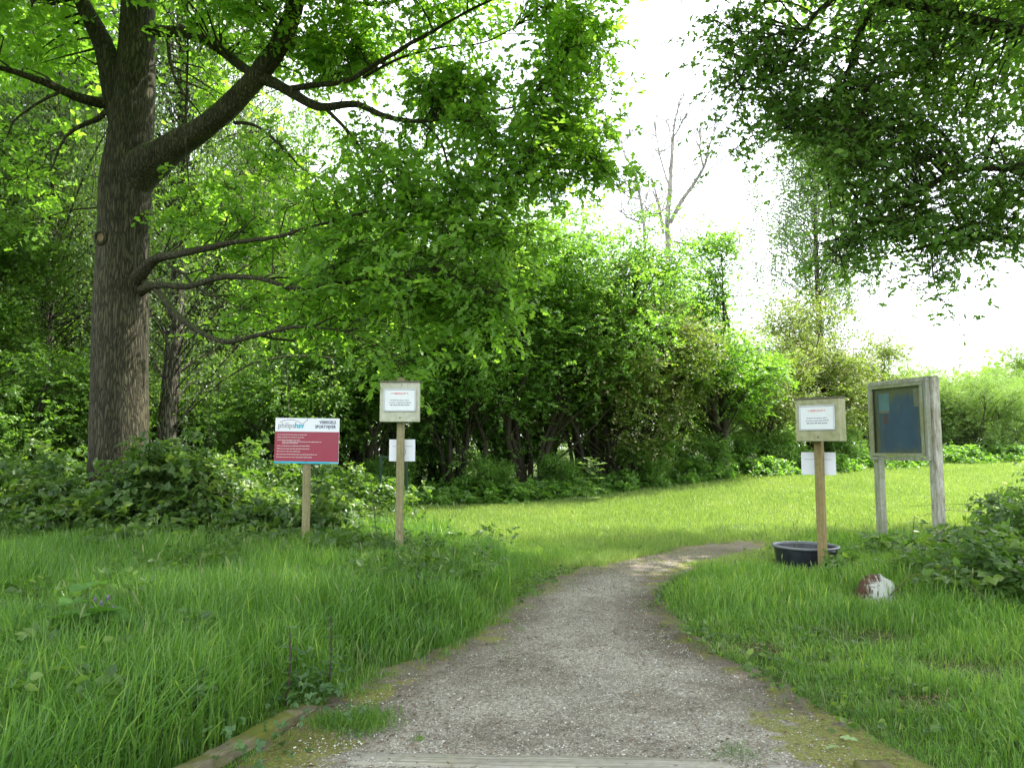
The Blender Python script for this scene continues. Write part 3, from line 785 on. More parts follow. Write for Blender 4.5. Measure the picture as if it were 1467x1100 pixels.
# ------------------------------------------------------------------ the big oak on the left
def W4(rows): return np.array([list(W(a, b, d)) + [w * d / FPX / 2] for a, b, d, w in rows])
g = np.random.default_rng(41)
OX, OY = W(172, 640, 12)[:2]
oak = thing("oak_tree", "large oak with thick grey ridged trunk and wide spreading limbs, left of the red sign", "tree", (OX, OY, float(gz(OX, OY))))
OFF = np.array([OX, OY, float(gz(OX, OY))])
trunk_rows = [(168, 735, 12, 92), (170, 700, 12, 84), (171, 640, 12, 78), (172, 560, 12, 75), (173, 450, 12, 73), (176, 350, 12, 71), (181, 260, 12, 70), (187, 200, 12, 64), (193, 120, 12, 56), (197, 50, 12, 50),
              (202, -60, 12, 46), (207, -250, 12.2, 36), (215, -450, 12.5, 24), (220, -620, 12.5, 9)]
limbs = [
 (16, [(184, 260, 12, 44), (170, 160, 11.95, 40), (150, 75, 11.85, 36), (122, 10, 11.7, 28), (90, -60, 11.5, 22), (50, -180, 11.2, 14), (10, -320, 10.8, 6)]),
 (16, [(180, 278, 12, 62), (200, 248, 11.9, 66), (222, 229, 11.8, 60), (256, 205, 11.7, 46), (312, 168, 11.4, 40), (352, 130, 11.2, 37), (376, 100, 11.1, 35), (404, 58, 11, 31), (425, 0, 10.9, 27), (432, -80, 10.7, 22), (455, -220, 10.2, 14), (500, -380, 9.6, 6)]),
 (12, [(372, 112, 11.1, 22), (395, 120, 11.05, 20), (425, 137, 11, 17), (460, 153, 10.9, 14), (510, 150, 10.8, 12), (550, 166, 10.7, 11), (605, 173, 10.6, 7), (660, 165, 10.5, 5), (760, 150, 10.3, 3)]),
 (12, [(200, 42, 12, 26), (232, 46, 12, 22), (270, 50, 11.9, 18), (310, 70, 11.6, 17), (345, 98, 11.3, 16), (374, 116, 11.1, 14)]),
 (8, [(415, 128, 11, 12), (450, 122, 10.9, 10), (500, 115, 10.8, 9), (545, 88, 10.7, 8), (595, 60, 10.5, 7), (645, 30, 10.3, 5), (710, -5, 10, 3.5)]),
 (8, [(520, 112, 10.8, 6), (570, 85, 10.9, 5), (630, 68, 11, 4), (690, 60, 11, 3), (745, 30, 11, 2)]),
 (8, [(430, -30, 10.9, 14), (470, -5, 10.8, 9), (530, 6, 10.6, 7), (600, -8, 10.4, 5), (700, -30, 10, 4)]),
 (10, [(182, 150, 12, 24), (150, 148, 11.85, 19), (110, 138, 11.5, 16), (60, 115, 11.1, 13), (0, 94, 10.7, 10), (-80, 78, 10.3, 6)]),
 (7, [(160, 152, 11.9, 11), (140, 170, 11.8, 9), (112, 182, 11.6, 7), (92, 200, 11.5, 5), (75, 240, 11.3, 3)]),
 (6, [(90, 130, 11.3, 6), (50, 150, 11.1, 5), (22, 175, 11, 4), (12, 200, 11, 2)]),
 (12, [(182, 415, 12, 40), (206, 388, 11.7, 27), (226, 370, 11.5, 19), (262, 362, 11.0, 15), (322, 348, 10.5, 12), (380, 340, 10.1, 9), (450, 322, 9.7, 7), (530, 300, 9.6, 3)]),
 (10, [(195, 420, 12, 26), (225, 408, 11.5, 15), (270, 410, 11.1, 13), (320, 396, 10.6, 12), (375, 398, 10.2, 11), (420, 410, 9.9, 10), (468, 408, 9.6, 7), (540, 395, 9.6, 4), (620, 380, 9.3, 2.5)]),
 (10, [(196, 398, 12, 22), (225, 415, 11.6, 16), (250, 447, 11.2, 14), (285, 473, 10.9, 12), (322, 487, 10.6, 11), (370, 476, 10.3, 9), (430, 462, 10.0, 6), (500, 470, 10, 3)]),
 (6, [(240, 380, 11.3, 7), (262, 392, 11.2, 6), (285, 415, 11, 5), (320, 430, 10.8, 4), (350, 446, 10.6, 2)]),
 (6, [(335, 176, 11.3, 7), (365, 180, 11.2, 6), (395, 203, 11, 5), (425, 241, 10.9, 3), (450, 262, 10.8, 2)]),
 (6, [(465, 155, 10.9, 7), (500, 190, 10.8, 6), (530, 230, 10.6, 5), (560, 262, 10.4, 4), (590, 310, 10.2, 3)]),
 (6, [(240, 50, 12, 8), (245, 90, 11.8, 6), (262, 130, 11.6, 5), (290, 160, 11.4, 3), (310, 190, 11.2, 2)]),
 (6, [(268, 0, 11.8, 5), (270, 80, 11.6, 4), (268, 180, 11.5, 4), (275, 270, 11.4, 2)]),
 (5, [(600, 172, 10.6, 5), (630, 200, 10.4, 4), (650, 260, 10.2, 4), (668, 300, 10.1, 2)]),
 (5, [(640, 170, 10.4, 5), (690, 180, 10.3, 4), (720, 215, 10.2, 3), (745, 260, 10.1, 2)]),
]
tb = MB(); r = curve_pts(W4(trunk_rows), 60)
r[:, :3] -= OFF
tb.tube(r[:, :3], r[:, 3] * 1.0, 40, rough=0.05)
put("trunk", tb.mesh("oak_trunk", BARK, True), oak)
samples = [r[20:]]
for sides, rows in limbs:
    lb = MB(); n = 10 + 4 * len(rows)
    c = curve_pts(W4(rows), n); c[:, :3] -= OFF; c[:, 3] *= .84 if rows[0][1] < 380 else .70
    wob = np.cumsum(g.normal(0, 0.006, (n, 3)), 0) * np.linspace(0, 1, n)[:, None]; c[:, :3] += wob
    lb.tube(c[:, :3], np.maximum(c[:, 3], 0.008), max(sides, 6), rough=0.16, cap=False)
    put("branch", lb.mesh("oak_branch", BARK, True), oak)
    samples.append(c)
# pruned branch scar
sb = MB(); c = W(163, 350, 12) - OFF; c[1] -= 0.42
ang = np.linspace(0, 2 * pi, 19)
ring = np.array([[c[0] + cos(a) * 0.085, c[1] + 0.03, c[2] + sin(a) * 0.095] for a in ang])
sb.tube(ring, np.full(19, 0.032), 8, rough=0.3, cap=False)
disc = [[c[0] + cos(a) * 0.085, c[1] + 0.02, c[2] + sin(a) * 0.095] for a in ang[:-1]] + [[c[0], c[1] + 0.035, c[2]]]
sb.add(disc, [(i, (i + 1) % 18, 18) for i in range(18)], mi=1)
SCAR = wood_mat("bare_scar_wood", (0.16, 0.11, 0.06), (0.30, 0.21, 0.12), gr=0.2, grain=(9, 9, 9))
put("branch_scar", sb.mesh("branch_scar", [BARK, SCAR], True), oak)["label"] = "round pale scar where a branch was sawn off"

def px_blob(rows, g, thr=0.0):
    """rows: (px, py, distance, half width px, half height px, half depth m, count)"""
    out = []
    for (a, b, d, rx, ry, rd, n) in rows:
        c = W(a, b, d)
        k = n * 3
        q = unit(g.normal(size=(k, 3))) * (g.random(k) ** 0.45)[:, None] * np.array([rx * d / FPX, rd, ry * d / FPX]) + c
        if thr: q = q[noise3(q * 1.1 + 17) > thr]
        out.append(q[:n])
    return np.concatenate(out)
vis = px_blob([(640, 430, 9.8, 120, 70, 1.0, 36), (530, 380, 10.3, 140, 75, 1.0, 44), (400, 350, 11.8, 130, 70, .8, 24), (350, 300, 12.0, 110, 50, .7, 14), (570, 300, 10.3, 170, 75, 1.2, 44),
               (715, 240, 10.4, 110, 85, 1.1, 34), (790, 165, 10.5, 85, 90, 1.1, 34), (820, 50, 10.4, 70, 70, 1.0, 24), (600, 20, 10.8, 170, 40, 1.2, 26), (450, 30, 11, 130, 55, 1.3, 26),
               (330, 20, 11.3, 120, 60, 1.4, 20), (520, 85, 11.4, 90, 35, 0.8, 22), (640, 150, 10.9, 90, 35, 0.7, 24), (570, 205, 11, 80, 30, .6, 12), (300, 120, 12.8, 60, 60, 0.6, 6), (50, 40, 12, 80, 70, 1.4, 9), (30, 220, 11.5, 50, 80, 1, 5),
               (440, 450, 11.4, 130, 45, 0.7, 26), (690, 340, 10.0, 80, 50, 0.8, 18), (700, 440, 9.7, 35, 50, .5, 9), (585, 520, 9.35, 28, 26, .3, 4), (620, 560, 9.2, 8, 8, .1, 1), (850, 230, 10.4, 30, 40, .5, 7), (915, 105, 10.4, 16, 12, .2, 2), (885, 255, 10.4, 8, 14, .2, 2),
               (760, 10, 10.4, 60, 25, .8, 10), (700, 150, 10.8, 60, 20, .6, 6), (380, 230, 11.4, 70, 30, .6, 7), (60, 300, 12.5, 60, 60, .8, 4)], g, 0.36)
over = blob_pts([(-5, 9, 10.6, 4.5, 4, 2.0, 50), (-2.5, 6.5, 9.5, 3.6, 3.2, 1.8, 48), (-7, 12, 13, 4, 4, 3, 60), (-3, 11, 11.5, 4, 3, 2, 50), (-0.5, 8.0, 9.2, 2.4, 2.4, 1.6, 36), (1.5, 11.0, 10.4, 2.2, 1.4, .9, 18), (-10, 11, 9, 3, 4, 2.5, 50), (-8, 6, 8.5, 3.5, 2.5, 1.8, 40)], g, 0.5, 0.3)  # unseen leaf masses above the view, placed to shade grass and path
allS = np.concatenate(samples)
br = MB()
for cset, rr in ((vis, 0.02), (over, 0.05)):
    for c in cset:
        c = c - OFF
        d = np.linalg.norm(allS[:, :3] - c, axis=1) + 4 * np.maximum(0, allS[:, 2] - c[2]) * 0.15 + g.random(len(allS)) * 0.25
        i = int(np.argmin(d)); L = np.linalg.norm(allS[i, :3] - c)
        branch_to(br, allS[i, :3], c, min(allS[i, 3] * 0.7, 0.006 + 0.011 * L), 0.005, g, 5, sag=0.06, n=7)
cr = MB(); tw = MB()
sprays(cr, vis - OFF, g.uniform(0.42, 0.66, len(vis)), OAK, 0.122, 9, 9, up=0.12, flat=0.62, droop=0.2, tw=tw, g=g)
sprays(cr, over - OFF, g.uniform(0.8, 1.2, len(over)), OVATE, 0.15, 16, 11, up=0.2, flat=0.6, droop=0.2, g=g)
put("crown", cr.mesh("oak_crown", LEAF['oak']), oak)
br.v += tw.v
off = br.n
br.li += [q + off for q in tw.li]; br.tot += tw.tot; br.var += tw.var; br.mi += tw.mi
put("twigs", br.mesh("oak_twigs", BARK, True), oak)
print("oak clusters", len(vis), len(over))

# ------------------------------------------------------------------ the oak whose crown hangs in from the right
g = np.random.default_rng(43)
RX, RY = 10.2, 7.6
oakR = thing("oak_tree", "oak standing off the right side whose dark crown hangs over the notice board", "tree", (RX, RY, float(gz(RX, RY))))
OFF = np.array([RX, RY, float(gz(RX, RY))])
tb = MB(); c = curve_pts(np.array([[0, 0, -.3], [0.05, 0, 2.5], [0, .1, 5], [-.1, .1, 8], [-.2, 0, 12.5]]), 40)
tb.tube(c, np.interp(np.linspace(0, 1, 40), [0, .05, .5, 1], [.5, .38, .27, .05]), 24, rough=0.08)
put("trunk", tb.mesh("oak_trunk", BARK, True), oakR)
samples = [np.hstack([c[14:], np.full((26, 1), .2)])]
def tr(z, rows):
    a = np.array([[RX, RY, z, .11]]); return np.vstack([a, W4(rows)])
for rows in (tr(4.6, [(1640, 360, 8.4, 16), (1467, 340, 8.8, 9), (1390, 345, 8.9, 7), (1340, 350, 9, 5), (1290, 362, 9, 3)]),
             tr(4.2, [(1600, 250, 8.2, 20), (1440, 240, 8.4, 12), (1360, 250, 8.6, 9), (1290, 300, 8.7, 6), (1220, 335, 8.8, 4), (1170, 350, 8.8, 2)]),
             tr(5.4, [(1560, 60, 8, 22), (1400, 30, 8.2, 15), (1270, 5, 8.3, 12), (1230, 50, 8.4, 9), (1215, 100, 8.4, 6), (1170, 150, 8.5, 4), (1110, 195, 8.5, 2)]),
             tr(6.0, [(1500, -60, 7.8, 20), (1300, -70, 8, 12), (1180, 10, 8.2, 8), (1150, 50, 8.3, 6), (1110, 105, 8.3, 3), (1060, 130, 8.4, 1.5)]),
             tr(6.5, [(1500, -150, 7.4, 24), (1200, -260, 7.2, 18), (1000, -320, 7.4, 12), (850, -330, 7.6, 6)]),
             tr(7.5, [(1400, -300, 6.6, 24), (1100, -420, 6.0, 16), (800, -600, 5.6, 9)])):
    lb = MB(); n = 40; c = curve_pts(rows, n); c[:, :3] -= OFF
    lb.tube(c[:, :3], np.maximum(c[:, 3], .008), 10, rough=0.16, cap=False)
    put("branch", lb.mesh("oak_branch", BARK, True), oakR); samples.append(c)
vis = px_blob([(1250, 50, 8.4, 170, 75, 1.0, 32), (1110, 90, 8.4, 65, 80, .7, 20), (1400, 110, 8.6, 120, 110, 1.2, 36), (1330, 230, 8.8, 120, 75, 1.0, 22), (1430, 270, 8.8, 60, 75, 1, 14), (1230, 330, 8.9, 55, 40, .5, 11), (1200, 380, 8.9, 28, 35, .3, 5),
               (1290, 200, 8.7, 90, 60, .8, 16), (1380, 345, 8.9, 55, 28, .5, 12), (1250, 300, 8.8, 60, 50, .6, 12), (1345, 385, 8.9, 22, 22, .2, 3), (1440, 300, 8.8, 50, 60, .8, 12), (1320, 330, 8.9, 60, 35, .5, 10), (1150, 150, 8.5, 60, 60, .6, 12), (1300, 120, 8.6, 140, 70, .9, 12), (1350, 432, 8.9, 5, 6, .05, 1), (1075, 213, 8.5, 26, 7, .15, 2), (1180, 200, 8.5, 40, 35, .5, 6), (1052, 120, 8.4, 22, 30, .3, 4), (1230, 160, 8.6, 90, 50, .7, 24), (1080, 40, 8.4, 40, 60, .5, 12), (1200, 260, 8.7, 50, 40, .5, 8), (1445, 345, 8.8, 25, 20, .4, 4)], g, 0.41)
over = blob_pts([(4, 5.5, 8.6, 3.2, 2.8, 1.6, 55), (6.5, 7.5, 9.8, 3.2, 2.4, 2.0, 46), (7.0, 4, 7.5, 3.2, 2.5, 1.8, 46), (2.2, 5.5, 9.6, 2.4, 2.4, 1.2, 34), (4.2, 8.6, 9.9, 2.6, 1.7, 1.4, 34), (6.0, 11.6, 10.2, 2.3, 1.5, 1.0, 34), (8.6, 14.6, 10.9, 2.6, 1.0, .9, 26), (12.5, 15.0, 10.5, 2.2, 1.2, 1.0, 20), (10, 9, 8.5, 2.8, 3, 2.6, 40), (8, 1, 8, 3, 3, 2, 30), (3, 1.5, 8.5, 3, 3, 1.5, 30), (-1, 3, 9.5, 2.5, 2.5, 1.3, 24), (8.8, 11.5, 8.5, 2.4, 1.6, 2.0, 28)], g, 0.5, 0.28)  # unseen upper crown, added where its shade falls on path and lawn
allS = np.concatenate(samples)
br = MB()
for cset in (vis, over):
    for c in cset:
        c = c - OFF
        d = np.linalg.norm(allS[:, :3] - c, axis=1) + g.random(len(allS)) * 0.25
        i = int(np.argmin(d)); L = np.linalg.norm(allS[i, :3] - c)
        branch_to(br, allS[i, :3], c, min(allS[i, 3] * 0.7, 0.006 + 0.010 * L), 0.005, g, 5, sag=0.08, n=7)
cr = MB(); tw = MB()
sprays(cr, vis - OFF, g.uniform(0.40, 0.62, len(vis)), OAK, 0.092, 8, 8, up=0.05, flat=0.5, droop=0.25, tw=tw, g=g)
sprays(cr, over - OFF, g.uniform(0.8, 1.2, len(over)), OVATE, 0.14, 16, 11, up=0.2, flat=0.6, droop=0.2, g=g)
put("crown", cr.mesh("oak_crown", LEAF['oakR']), oakR)
off = br.n; br.v += tw.v
br.li += [q + off for q in tw.li]; br.tot += tw.tot; br.var += tw.var; br.mi += tw.mi
put("twigs", br.mesh("oak_twigs", BARK, True), oakR)

# ------------------------------------------------------------------ prototypes of the other trees and shrubs
def dome(H, R, zb, n, g, k=7):
    """a lumpy crown from ellipsoids"""
    out = [(0, 0, (H + zb) / 2, R * .8, R * .8, (H - zb) * .45, n * .3)]
    for i in range(k):
        a = 2 * pi * i / k + g.uniform(-.4, .4); rr = R * g.uniform(.35, .65); z = zb + (H - zb) * g.uniform(.25, .75)
        s = R * g.uniform(.35, .55)
        out.append((cos(a) * rr, sin(a) * rr, z, s, s, s * .9, n * .7 / k))
    return out
g = np.random.default_rng(5)
HAZEL = tree_mesh(101, 8.0, dome(8.8, 3.0, 0.7, 250, g, 11), LEAF['hazel'], BARKS, OVATE, 0.085, 16, 13, 0.66, 0.07, 9, 1.5, thr=0.27, up=0.15, flat=0.6)
HAZEL2 = tree_mesh(102, 7.6, dome(8.4, 2.8, 0.2, 240, g, 10), LEAF['hazel'], BARKS, OVATE, 0.08, 16, 13, 0.64, 0.065, 7, 1.2, thr=0.27, up=0.2, flat=0.6)
HAW = tree_mesh(103, 6.6, dome(7.4, 2.8, 0.1, 250, g, 10), LEAF['haw'], BARKS, KITE, 0.075, 18, 15, 0.6, 0.07, 5, 1.0, thr=0.33, up=0.1, flat=0.6, flowers=(16, BLOSSOM))
MAPLE_T = tree_mesh(104, 7.8, dome(6.8, 2.6, 0.8, 190, g, 9) + [(0.2, 0, 7.0, 1.0, 1.0, 1.7, 40)], LEAF['maple'], BARKS, MAPLE, 0.085, 14, 12, 0.55, 0.14, 3, 0.5, thr=0.30, up=0.3, flat=0.7)
WILLOW = tree_mesh(105, 4.4, dome(5.0, 3.4, -0.2, 300, g, 11), LEAF['willow'], BARKS, NARROW, 0.11, 16, 14, 0.6, 0.05, 8, 1.6, thr=0.30, up=0.5, flat=0.8, droop=0.05)
WOOD = tree_mesh(106, 14, dome(14.5, 4.2, 3.0, 260, g, 10), LEAF['wood'], BARK, KITE, 0.13, 15, 12, 1.0, 0.22, 1, thr=0.33, up=0.2, flat=0.6, br=0.022)
WOOD2 = tree_mesh(107, 12, dome(12.5, 3.6, 2.0, 240, g, 9), LEAF['wood'], BARK, KITE, 0.12, 15, 12, 0.95, 0.18, 1, thr=0.33, up=0.2, flat=0.6, br=0.022)
UNDER = tree_mesh(108, 3.2, dome(3.3, 1.9, 0.1, 130, g, 7), LEAF['wood'], BARKS, OVATE, 0.075, 13, 12, 0.5, 0.03, 6, 0.9, thr=0.27, up=0.3, flat=0.6)

def birch_mesh(seed, H, zb, R, strands, leafm, barkm, sz=0.06, dens=26, tr_=0.17, Ls=(1.2, 3.2)):
    g = np.random.default_rng(seed); bk = MB(); cr = MB()
    k = 20; tt = np.linspace(0, 1, k)
    p = np.stack([0.25 * np.sin(tt * 3 + seed) * tt, 0.2 * np.sin(tt * 4), -0.2 + tt * (H + .2)], -1)
    bk.tube(p, tr_ * (1 - tt) ** .85 * (1 + .4 * np.exp(-tt * 25)) + .01, 10, rough=.08)
    st, ln = [], []
    for i in range(int(strands / 7)):
        z = zb + (H - zb) * g.random() ** 0.8; a = g.uniform(0, 2 * pi)
        w = R * (1 - ((z - zb) / (H - zb)) ** 2.5 * 0.55) * g.uniform(.15, 1.1) * (.7 + .45 * (sin(a * 2 + z * .9) > -.2))
        b0 = np.array([np.interp(z, p[:, 2], p[:, 0]), np.interp(z, p[:, 2], p[:, 1]), z])
        e = b0 + np.array([cos(a) * w, sin(a) * w, w * g.uniform(.3, 1.1)])
        mid = (b0 + e) / 2 + np.array([0, 0, .15 * w])
        c = curve_pts([b0, mid, e, e + np.array([cos(a) * .3, sin(a) * .3, -.3])], 9)
        bk.tube(c, np.linspace(.024, .007, 9), 4, cap=False)
        for j in range(7):
            q = c[g.integers(3, 9)] + g.normal(size=3) * .15
            st.append(q); ln.append(g.uniform(*Ls))
    st = np.array(st); ln = np.array(ln); m = len(st)
    sw = g.normal(size=(m, 2)) * 0.12
    for s_, l_, w_ in zip(st[::2], ln[::2], sw[::2]):
        bk.tube([s_, s_ + [w_[0] * l_ * .5, w_[1] * l_ * .5, -l_ * .5], s_ + [w_[0] * l_, w_[1] * l_, -l_]], [.006, .005, .003], 3, cap=False)
    t = g.random((m, dens)); pos = st[:, None] + np.stack([sw[:, None, 0] * ln[:, None] * t, sw[:, None, 1] * ln[:, None] * t, -ln[:, None] * t], -1) + g.normal(size=(m, dens, 3)) * .07
    pos = pos.reshape(-1, 3); n = len(pos)
    put_leaves(cr, pos, g.normal(size=(n, 3)) + [0, 0, -.9], g.normal(size=(n, 3)), sz * g.uniform(.7, 1.3, n), KITE, np.clip(g.normal(.45, .2, n), 0, 1))
    return bk.mesh("trunk", barkm, True), cr.mesh("crown", leafm), None
BIRCH = birch_mesh(201, 17, 4.5, 3.9, 1150, LEAF['birch'], BARKR, 0.115, 26, .2)
BIRCH2 = birch_mesh(202, 14, 0.8, 3.2, 1500, LEAF['birch'], BARKR, 0.075, 30, .2)

# woodland on the left, behind the oak
place("rough_barked_birch", BIRCH2, "tree with rough black and white trunk directly behind the big oak", "tree", 236, 17.5, s=1.1)
GW = "woodland trees behind the oak"
WL = [(-120, 19, 0, 1.0, "leafy woodland tree at the far left edge, nearest the camera in its row"), (40, 23, 1, 1.05, "woodland tree left of the big oak trunk, at the left edge of the picture"),
      (105, 26, 0, 1.0, "woodland tree with dark slim trunk seen just left of the oak trunk"), (330, 29, 1, 1.1, "woodland tree right behind the lower limbs of the oak"), (430, 27, 0, 0.95, "woodland tree standing behind the red sign, tallest of the two there"),
      (-20, 32, 0, 1.1, "woodland tree in the back row at the left edge"), (200, 33, 1, 1.25, "woodland tree in the back row hidden partly by the oak trunk"), (520, 32, 1, 1.0, "woodland tree in the back row above the left notice box"),
      (380, 36, 0, 1.05, "woodland tree farthest back between oak trunk and red sign"), (620, 30, 0, 0.75, "woodland tree behind the hazel bushes in the middle"), (-230, 27, 1, 1.2, "woodland tree cut off by the left edge"), (-60, 16.5, 1, .62, "small woodland tree at the left edge above the brambles")]
for i, (px_, D, kd, s_, lb_) in enumerate(WL):
    place("woodland_tree", (WOOD, WOOD2)[kd], lb_, "tree", px_, D, GW, s_, i * 1.7)
place("weeping_birch", BIRCH2, "pale drooping birch whose foliage reaches the ground behind the red sign", "tree", 330, 24, s=0.9, rz=2)
place("weeping_birch", BIRCH2, "pale birch with hanging twigs at the upper left behind the oak", "tree", 60, 18.5, s=1.0, rz=4)
GU = "undergrowth shrubs below the woodland"
for i, (px_, D, s_, lb_) in enumerate([(20, 15.5, 1.0, "undergrowth shrub at the left edge behind the brambles"), (100, 17, 1.05, "undergrowth shrub just left of the oak trunk"), (-90, 17.5, 1.3, "undergrowth shrub cut by the left edge"), (300, 21, 1.1, "undergrowth shrub right of the rough dark trunk"),
                                      (400, 18.5, 1.0, "undergrowth shrub directly behind the red sign"), (480, 20.5, 1.25, "undergrowth shrub between the red sign and left notice box"), (60, 21, 1.5, "tall undergrowth shrub far left in the second row"), (180, 23, 1.4, "undergrowth shrub hidden behind the oak trunk"), (360, 24, 1.3, "undergrowth shrub in the second row behind the red sign")]):
    place("undergrowth_shrub", UNDER, lb_, "shrub", px_, D, GU, s_, i * 2.1)
# hedge of tall shrubs, middle
GH = "hazel bushes behind the meadow"
for i, (px_, D, kd, s_, lb_) in enumerate([(540, 20.5, 0, 1.0, "dark hazel bush behind the left notice box"), (655, 20.8, 1, 1.0, "many-stemmed hazel bush right of the left notice box"), (765, 21.5, 0, 1.12, "tall hazel bush in the middle of the hedge, left of the thistle"),
                                           (858, 22.6, 1, 1.2, "hazel bush with bright sunlit top above the thistle"), (590, 25, 1, 1.15, "hazel bush in the second row behind the left notice box"), (710, 26, 0, 1.1, "hazel bush in the second row, middle of the hedge"), (830, 27, 1, 1.05, "hazel bush in the second row behind the sunlit top"), (960, 28, 0, .95, "hazel bush in the second row below the bare tree"), (500, 29, 0, 1.0, "hazel bush in the back row behind the red sign"), (640, 31, 1, 1.1, "hazel bush in the back row right of the left notice box"), (780, 32, 0, 1.0, "hazel bush in the back row above the thistle"), (890, 33, 1, 1.0, "hazel bush in the back row behind the hawthorn")]):
    place("hazel_bush", (HAZEL, HAZEL2)[kd], lb_, "shrub", px_, D, GH, s_, i * 1.3)
place("hawthorn", HAW, "olive green hawthorn with fading cream blossom in the middle of the hedge", "shrub", 905, 22.3, "hawthorns in the hedge", 1.0, 0.4)
place("field_maple", MAPLE_T, "bright green maple with pointed top, sunlit on its right side", "tree", 1025, 23.8, None, 0.98, 1.0)
place("hawthorn", HAW, "wide olive hawthorn behind the right notice box", "shrub", 1165, 28.5, "hawthorns in the hedge", 0.98, 2.0)
place("hawthorn", HAW, "hawthorn just left of the notice board, lower than its neighbour", "shrub", 1245, 30.5, "hawthorns in the hedge", 0.80, 3.7)
place("hawthorn", HAW, "low hawthorn between the maple and the right notice box", "shrub", 1095, 26.5, "hawthorns in the hedge", 0.72, 5.0)
GL = "low shrubs along the foot of the hedge"
for i, (px_, D, s_, lb_) in enumerate([(560, 19.3, .42, "low shrub at the hedge foot behind the left notice post"), (700, 19.6, .40, "low shrub at the hedge foot, right of the left notice box"), (800, 20.6, .40, "low shrub at the hedge foot just left of the thistle"), (930, 22, .48, "low shrub at the hedge foot right of the thistle"),
                                      (1010, 23.2, .5, "low shrub at the foot of the bright maple"), (1058, 25.4, .5, "low shrub in the gap at the hedge foot right of the maple trunk"), (1110, 25.6, .5, "low shrub at the hedge foot left of the right notice box"), (620, 22.6, .8, "shrub in the dark gap between hazel stems right of the left notice box"), (740, 23.6, .8, "shrub in the dark gap between hazel stems left of the thistle"), (880, 24.6, .8, "shrub in the dark gap below the sunlit hazel top"), (1200, 27.6, .55, "low shrub at the hedge foot right of the right notice box")]):
    place("low_shrub", UNDER, lb_, "shrub", px_, D, GL, s_, i * 1.9, mats=LEAF['hazel'])
GWi = "pale willow bushes at the right end of the meadow"
for i, (px_, D, s_, lb_) in enumerate([(1330, 35, .85, "pale willow bush showing behind the notice board"), (1400, 33.5, .8, "sunlit pale willow bush right of the notice board"), (1480, 35, .8, "pale willow bush at the right edge of the picture"), (1390, 42, 1.0, "pale willow bush in the second row right of the notice board"), (1560, 38, 1.1, "pale willow bush beyond the right edge"), (1300, 44, 1.15, "pale willow bush in the second row behind the notice board"), (1490, 48, 1.1, "pale willow bush in the back row at the right edge")]):
    place("willow_bush", WILLOW, lb_, "shrub", px_, D, GWi, s_, i * 1.1)
place("willow_tree", WOOD2, "distant slender tree rising over the willow bushes at the right edge", "tree", 1478, 46, None, .62, 1.0, mats=LEAF['willow'])
place("weeping_birch", BIRCH, "tall sparse birch with hanging pale twigs behind the right notice box", "tree", 1184, 36, None, 1.03, 2.3)

# bare dead birches
def bare_tree(name, lb_, D, rows_list, stem_r, seed):
    g = np.random.default_rng(seed)
    b = W(rows_list[0][0][0], rows_list[0][0][1], D); zb = float(gz(b[0], D)); off = np.array([b[0], D, zb])
    t = thing(name, lb_, "tree", tuple(off))
    for i, rows in enumerate(rows_list):
        r = np.array([list(W(a, c, D + dd)) + [w * D / FPX / 2] for a, c, dd, w in rows])
        r[:, :3] -= off
        if i == 0: r = np.vstack([[r[0, 0], 0, -.2, r[0, 3] * 1.5], r])
        n = 5 * len(r); c = curve_pts(r, n); c[:, :3] += (noise2(np.arange(n) * .5, np.full(n, i * 1.), 1, 2)[:, None] - .5) * .12 * np.linspace(0, 1, n)[:, None] * (i > 0)
        mb = MB(); mb.tube(c[:, :3], np.maximum(c[:, 3] * .8, .012), 7, rough=.1, cap=False)
        # side twigs belong to the branch
        for k in range(13 if i else 26):
            j = g.integers(n // 3, n - 1); q = c[j, :3]; d = unit(g.normal(size=3) * [1, .6, .4] + [0, 0, .9]); l = g.uniform(.5, 1.9)
            e = q + d * l
            mb.tube(curve_pts([q, q + d * l * .5 + g.normal(size=3) * .08, e + [0, 0, .15]], 6), np.linspace(.022, .009, 6), 4, cap=False)
            for _ in range(2):
                d2 = unit(d + g.normal(size=3) * .6); mb.tube([q + d * l * .5, q + d * l * .5 + d2 * l * .5], [.012, .006], 3, cap=False)
        put("trunk" if i == 0 else "branch", mb.mesh("bare_limb", BARKP, True), t)
bare_tree("dead_birch", "bare leafless birch with forked pale limbs standing above the hedge", 33, [
  [(955, 480, 0, 13), (957, 360, 0, 11), (956, 320, 0, 10), (960, 270, 0, 8), (963, 220, .2, 6), (966, 180, .3, 4), (975, 140, .4, 2)],
  [(960, 320, 0, 8), (975, 290, -.3, 7), (995, 262, -.5, 6), (1010, 235, -.7, 5), (1016, 210, -.8, 3), (1032, 168, -1, 2)],
  [(1008, 240, -.7, 4), (1003, 215, -.8, 3), (1003, 175, -.9, 2)],
  [(960, 270, 0, 4), (950, 240, .5, 3.5), (943, 210, .7, 2.5), (937, 175, .8, 1.5)],
  [(963, 200, .2, 3), (975, 180, 0, 2.5), (988, 150, 0, 1.5)],
  [(958, 345, 0, 4), (985, 350, -.5, 3), (1000, 352, -.7, 2)], [(950, 335, 0, 6), (945, 300, .3, 5), (940, 280, .4, 2)],
  [(957, 400, 0, 4), (975, 370, -.6, 3), (985, 362, -.8, 2)]], .2, 7)
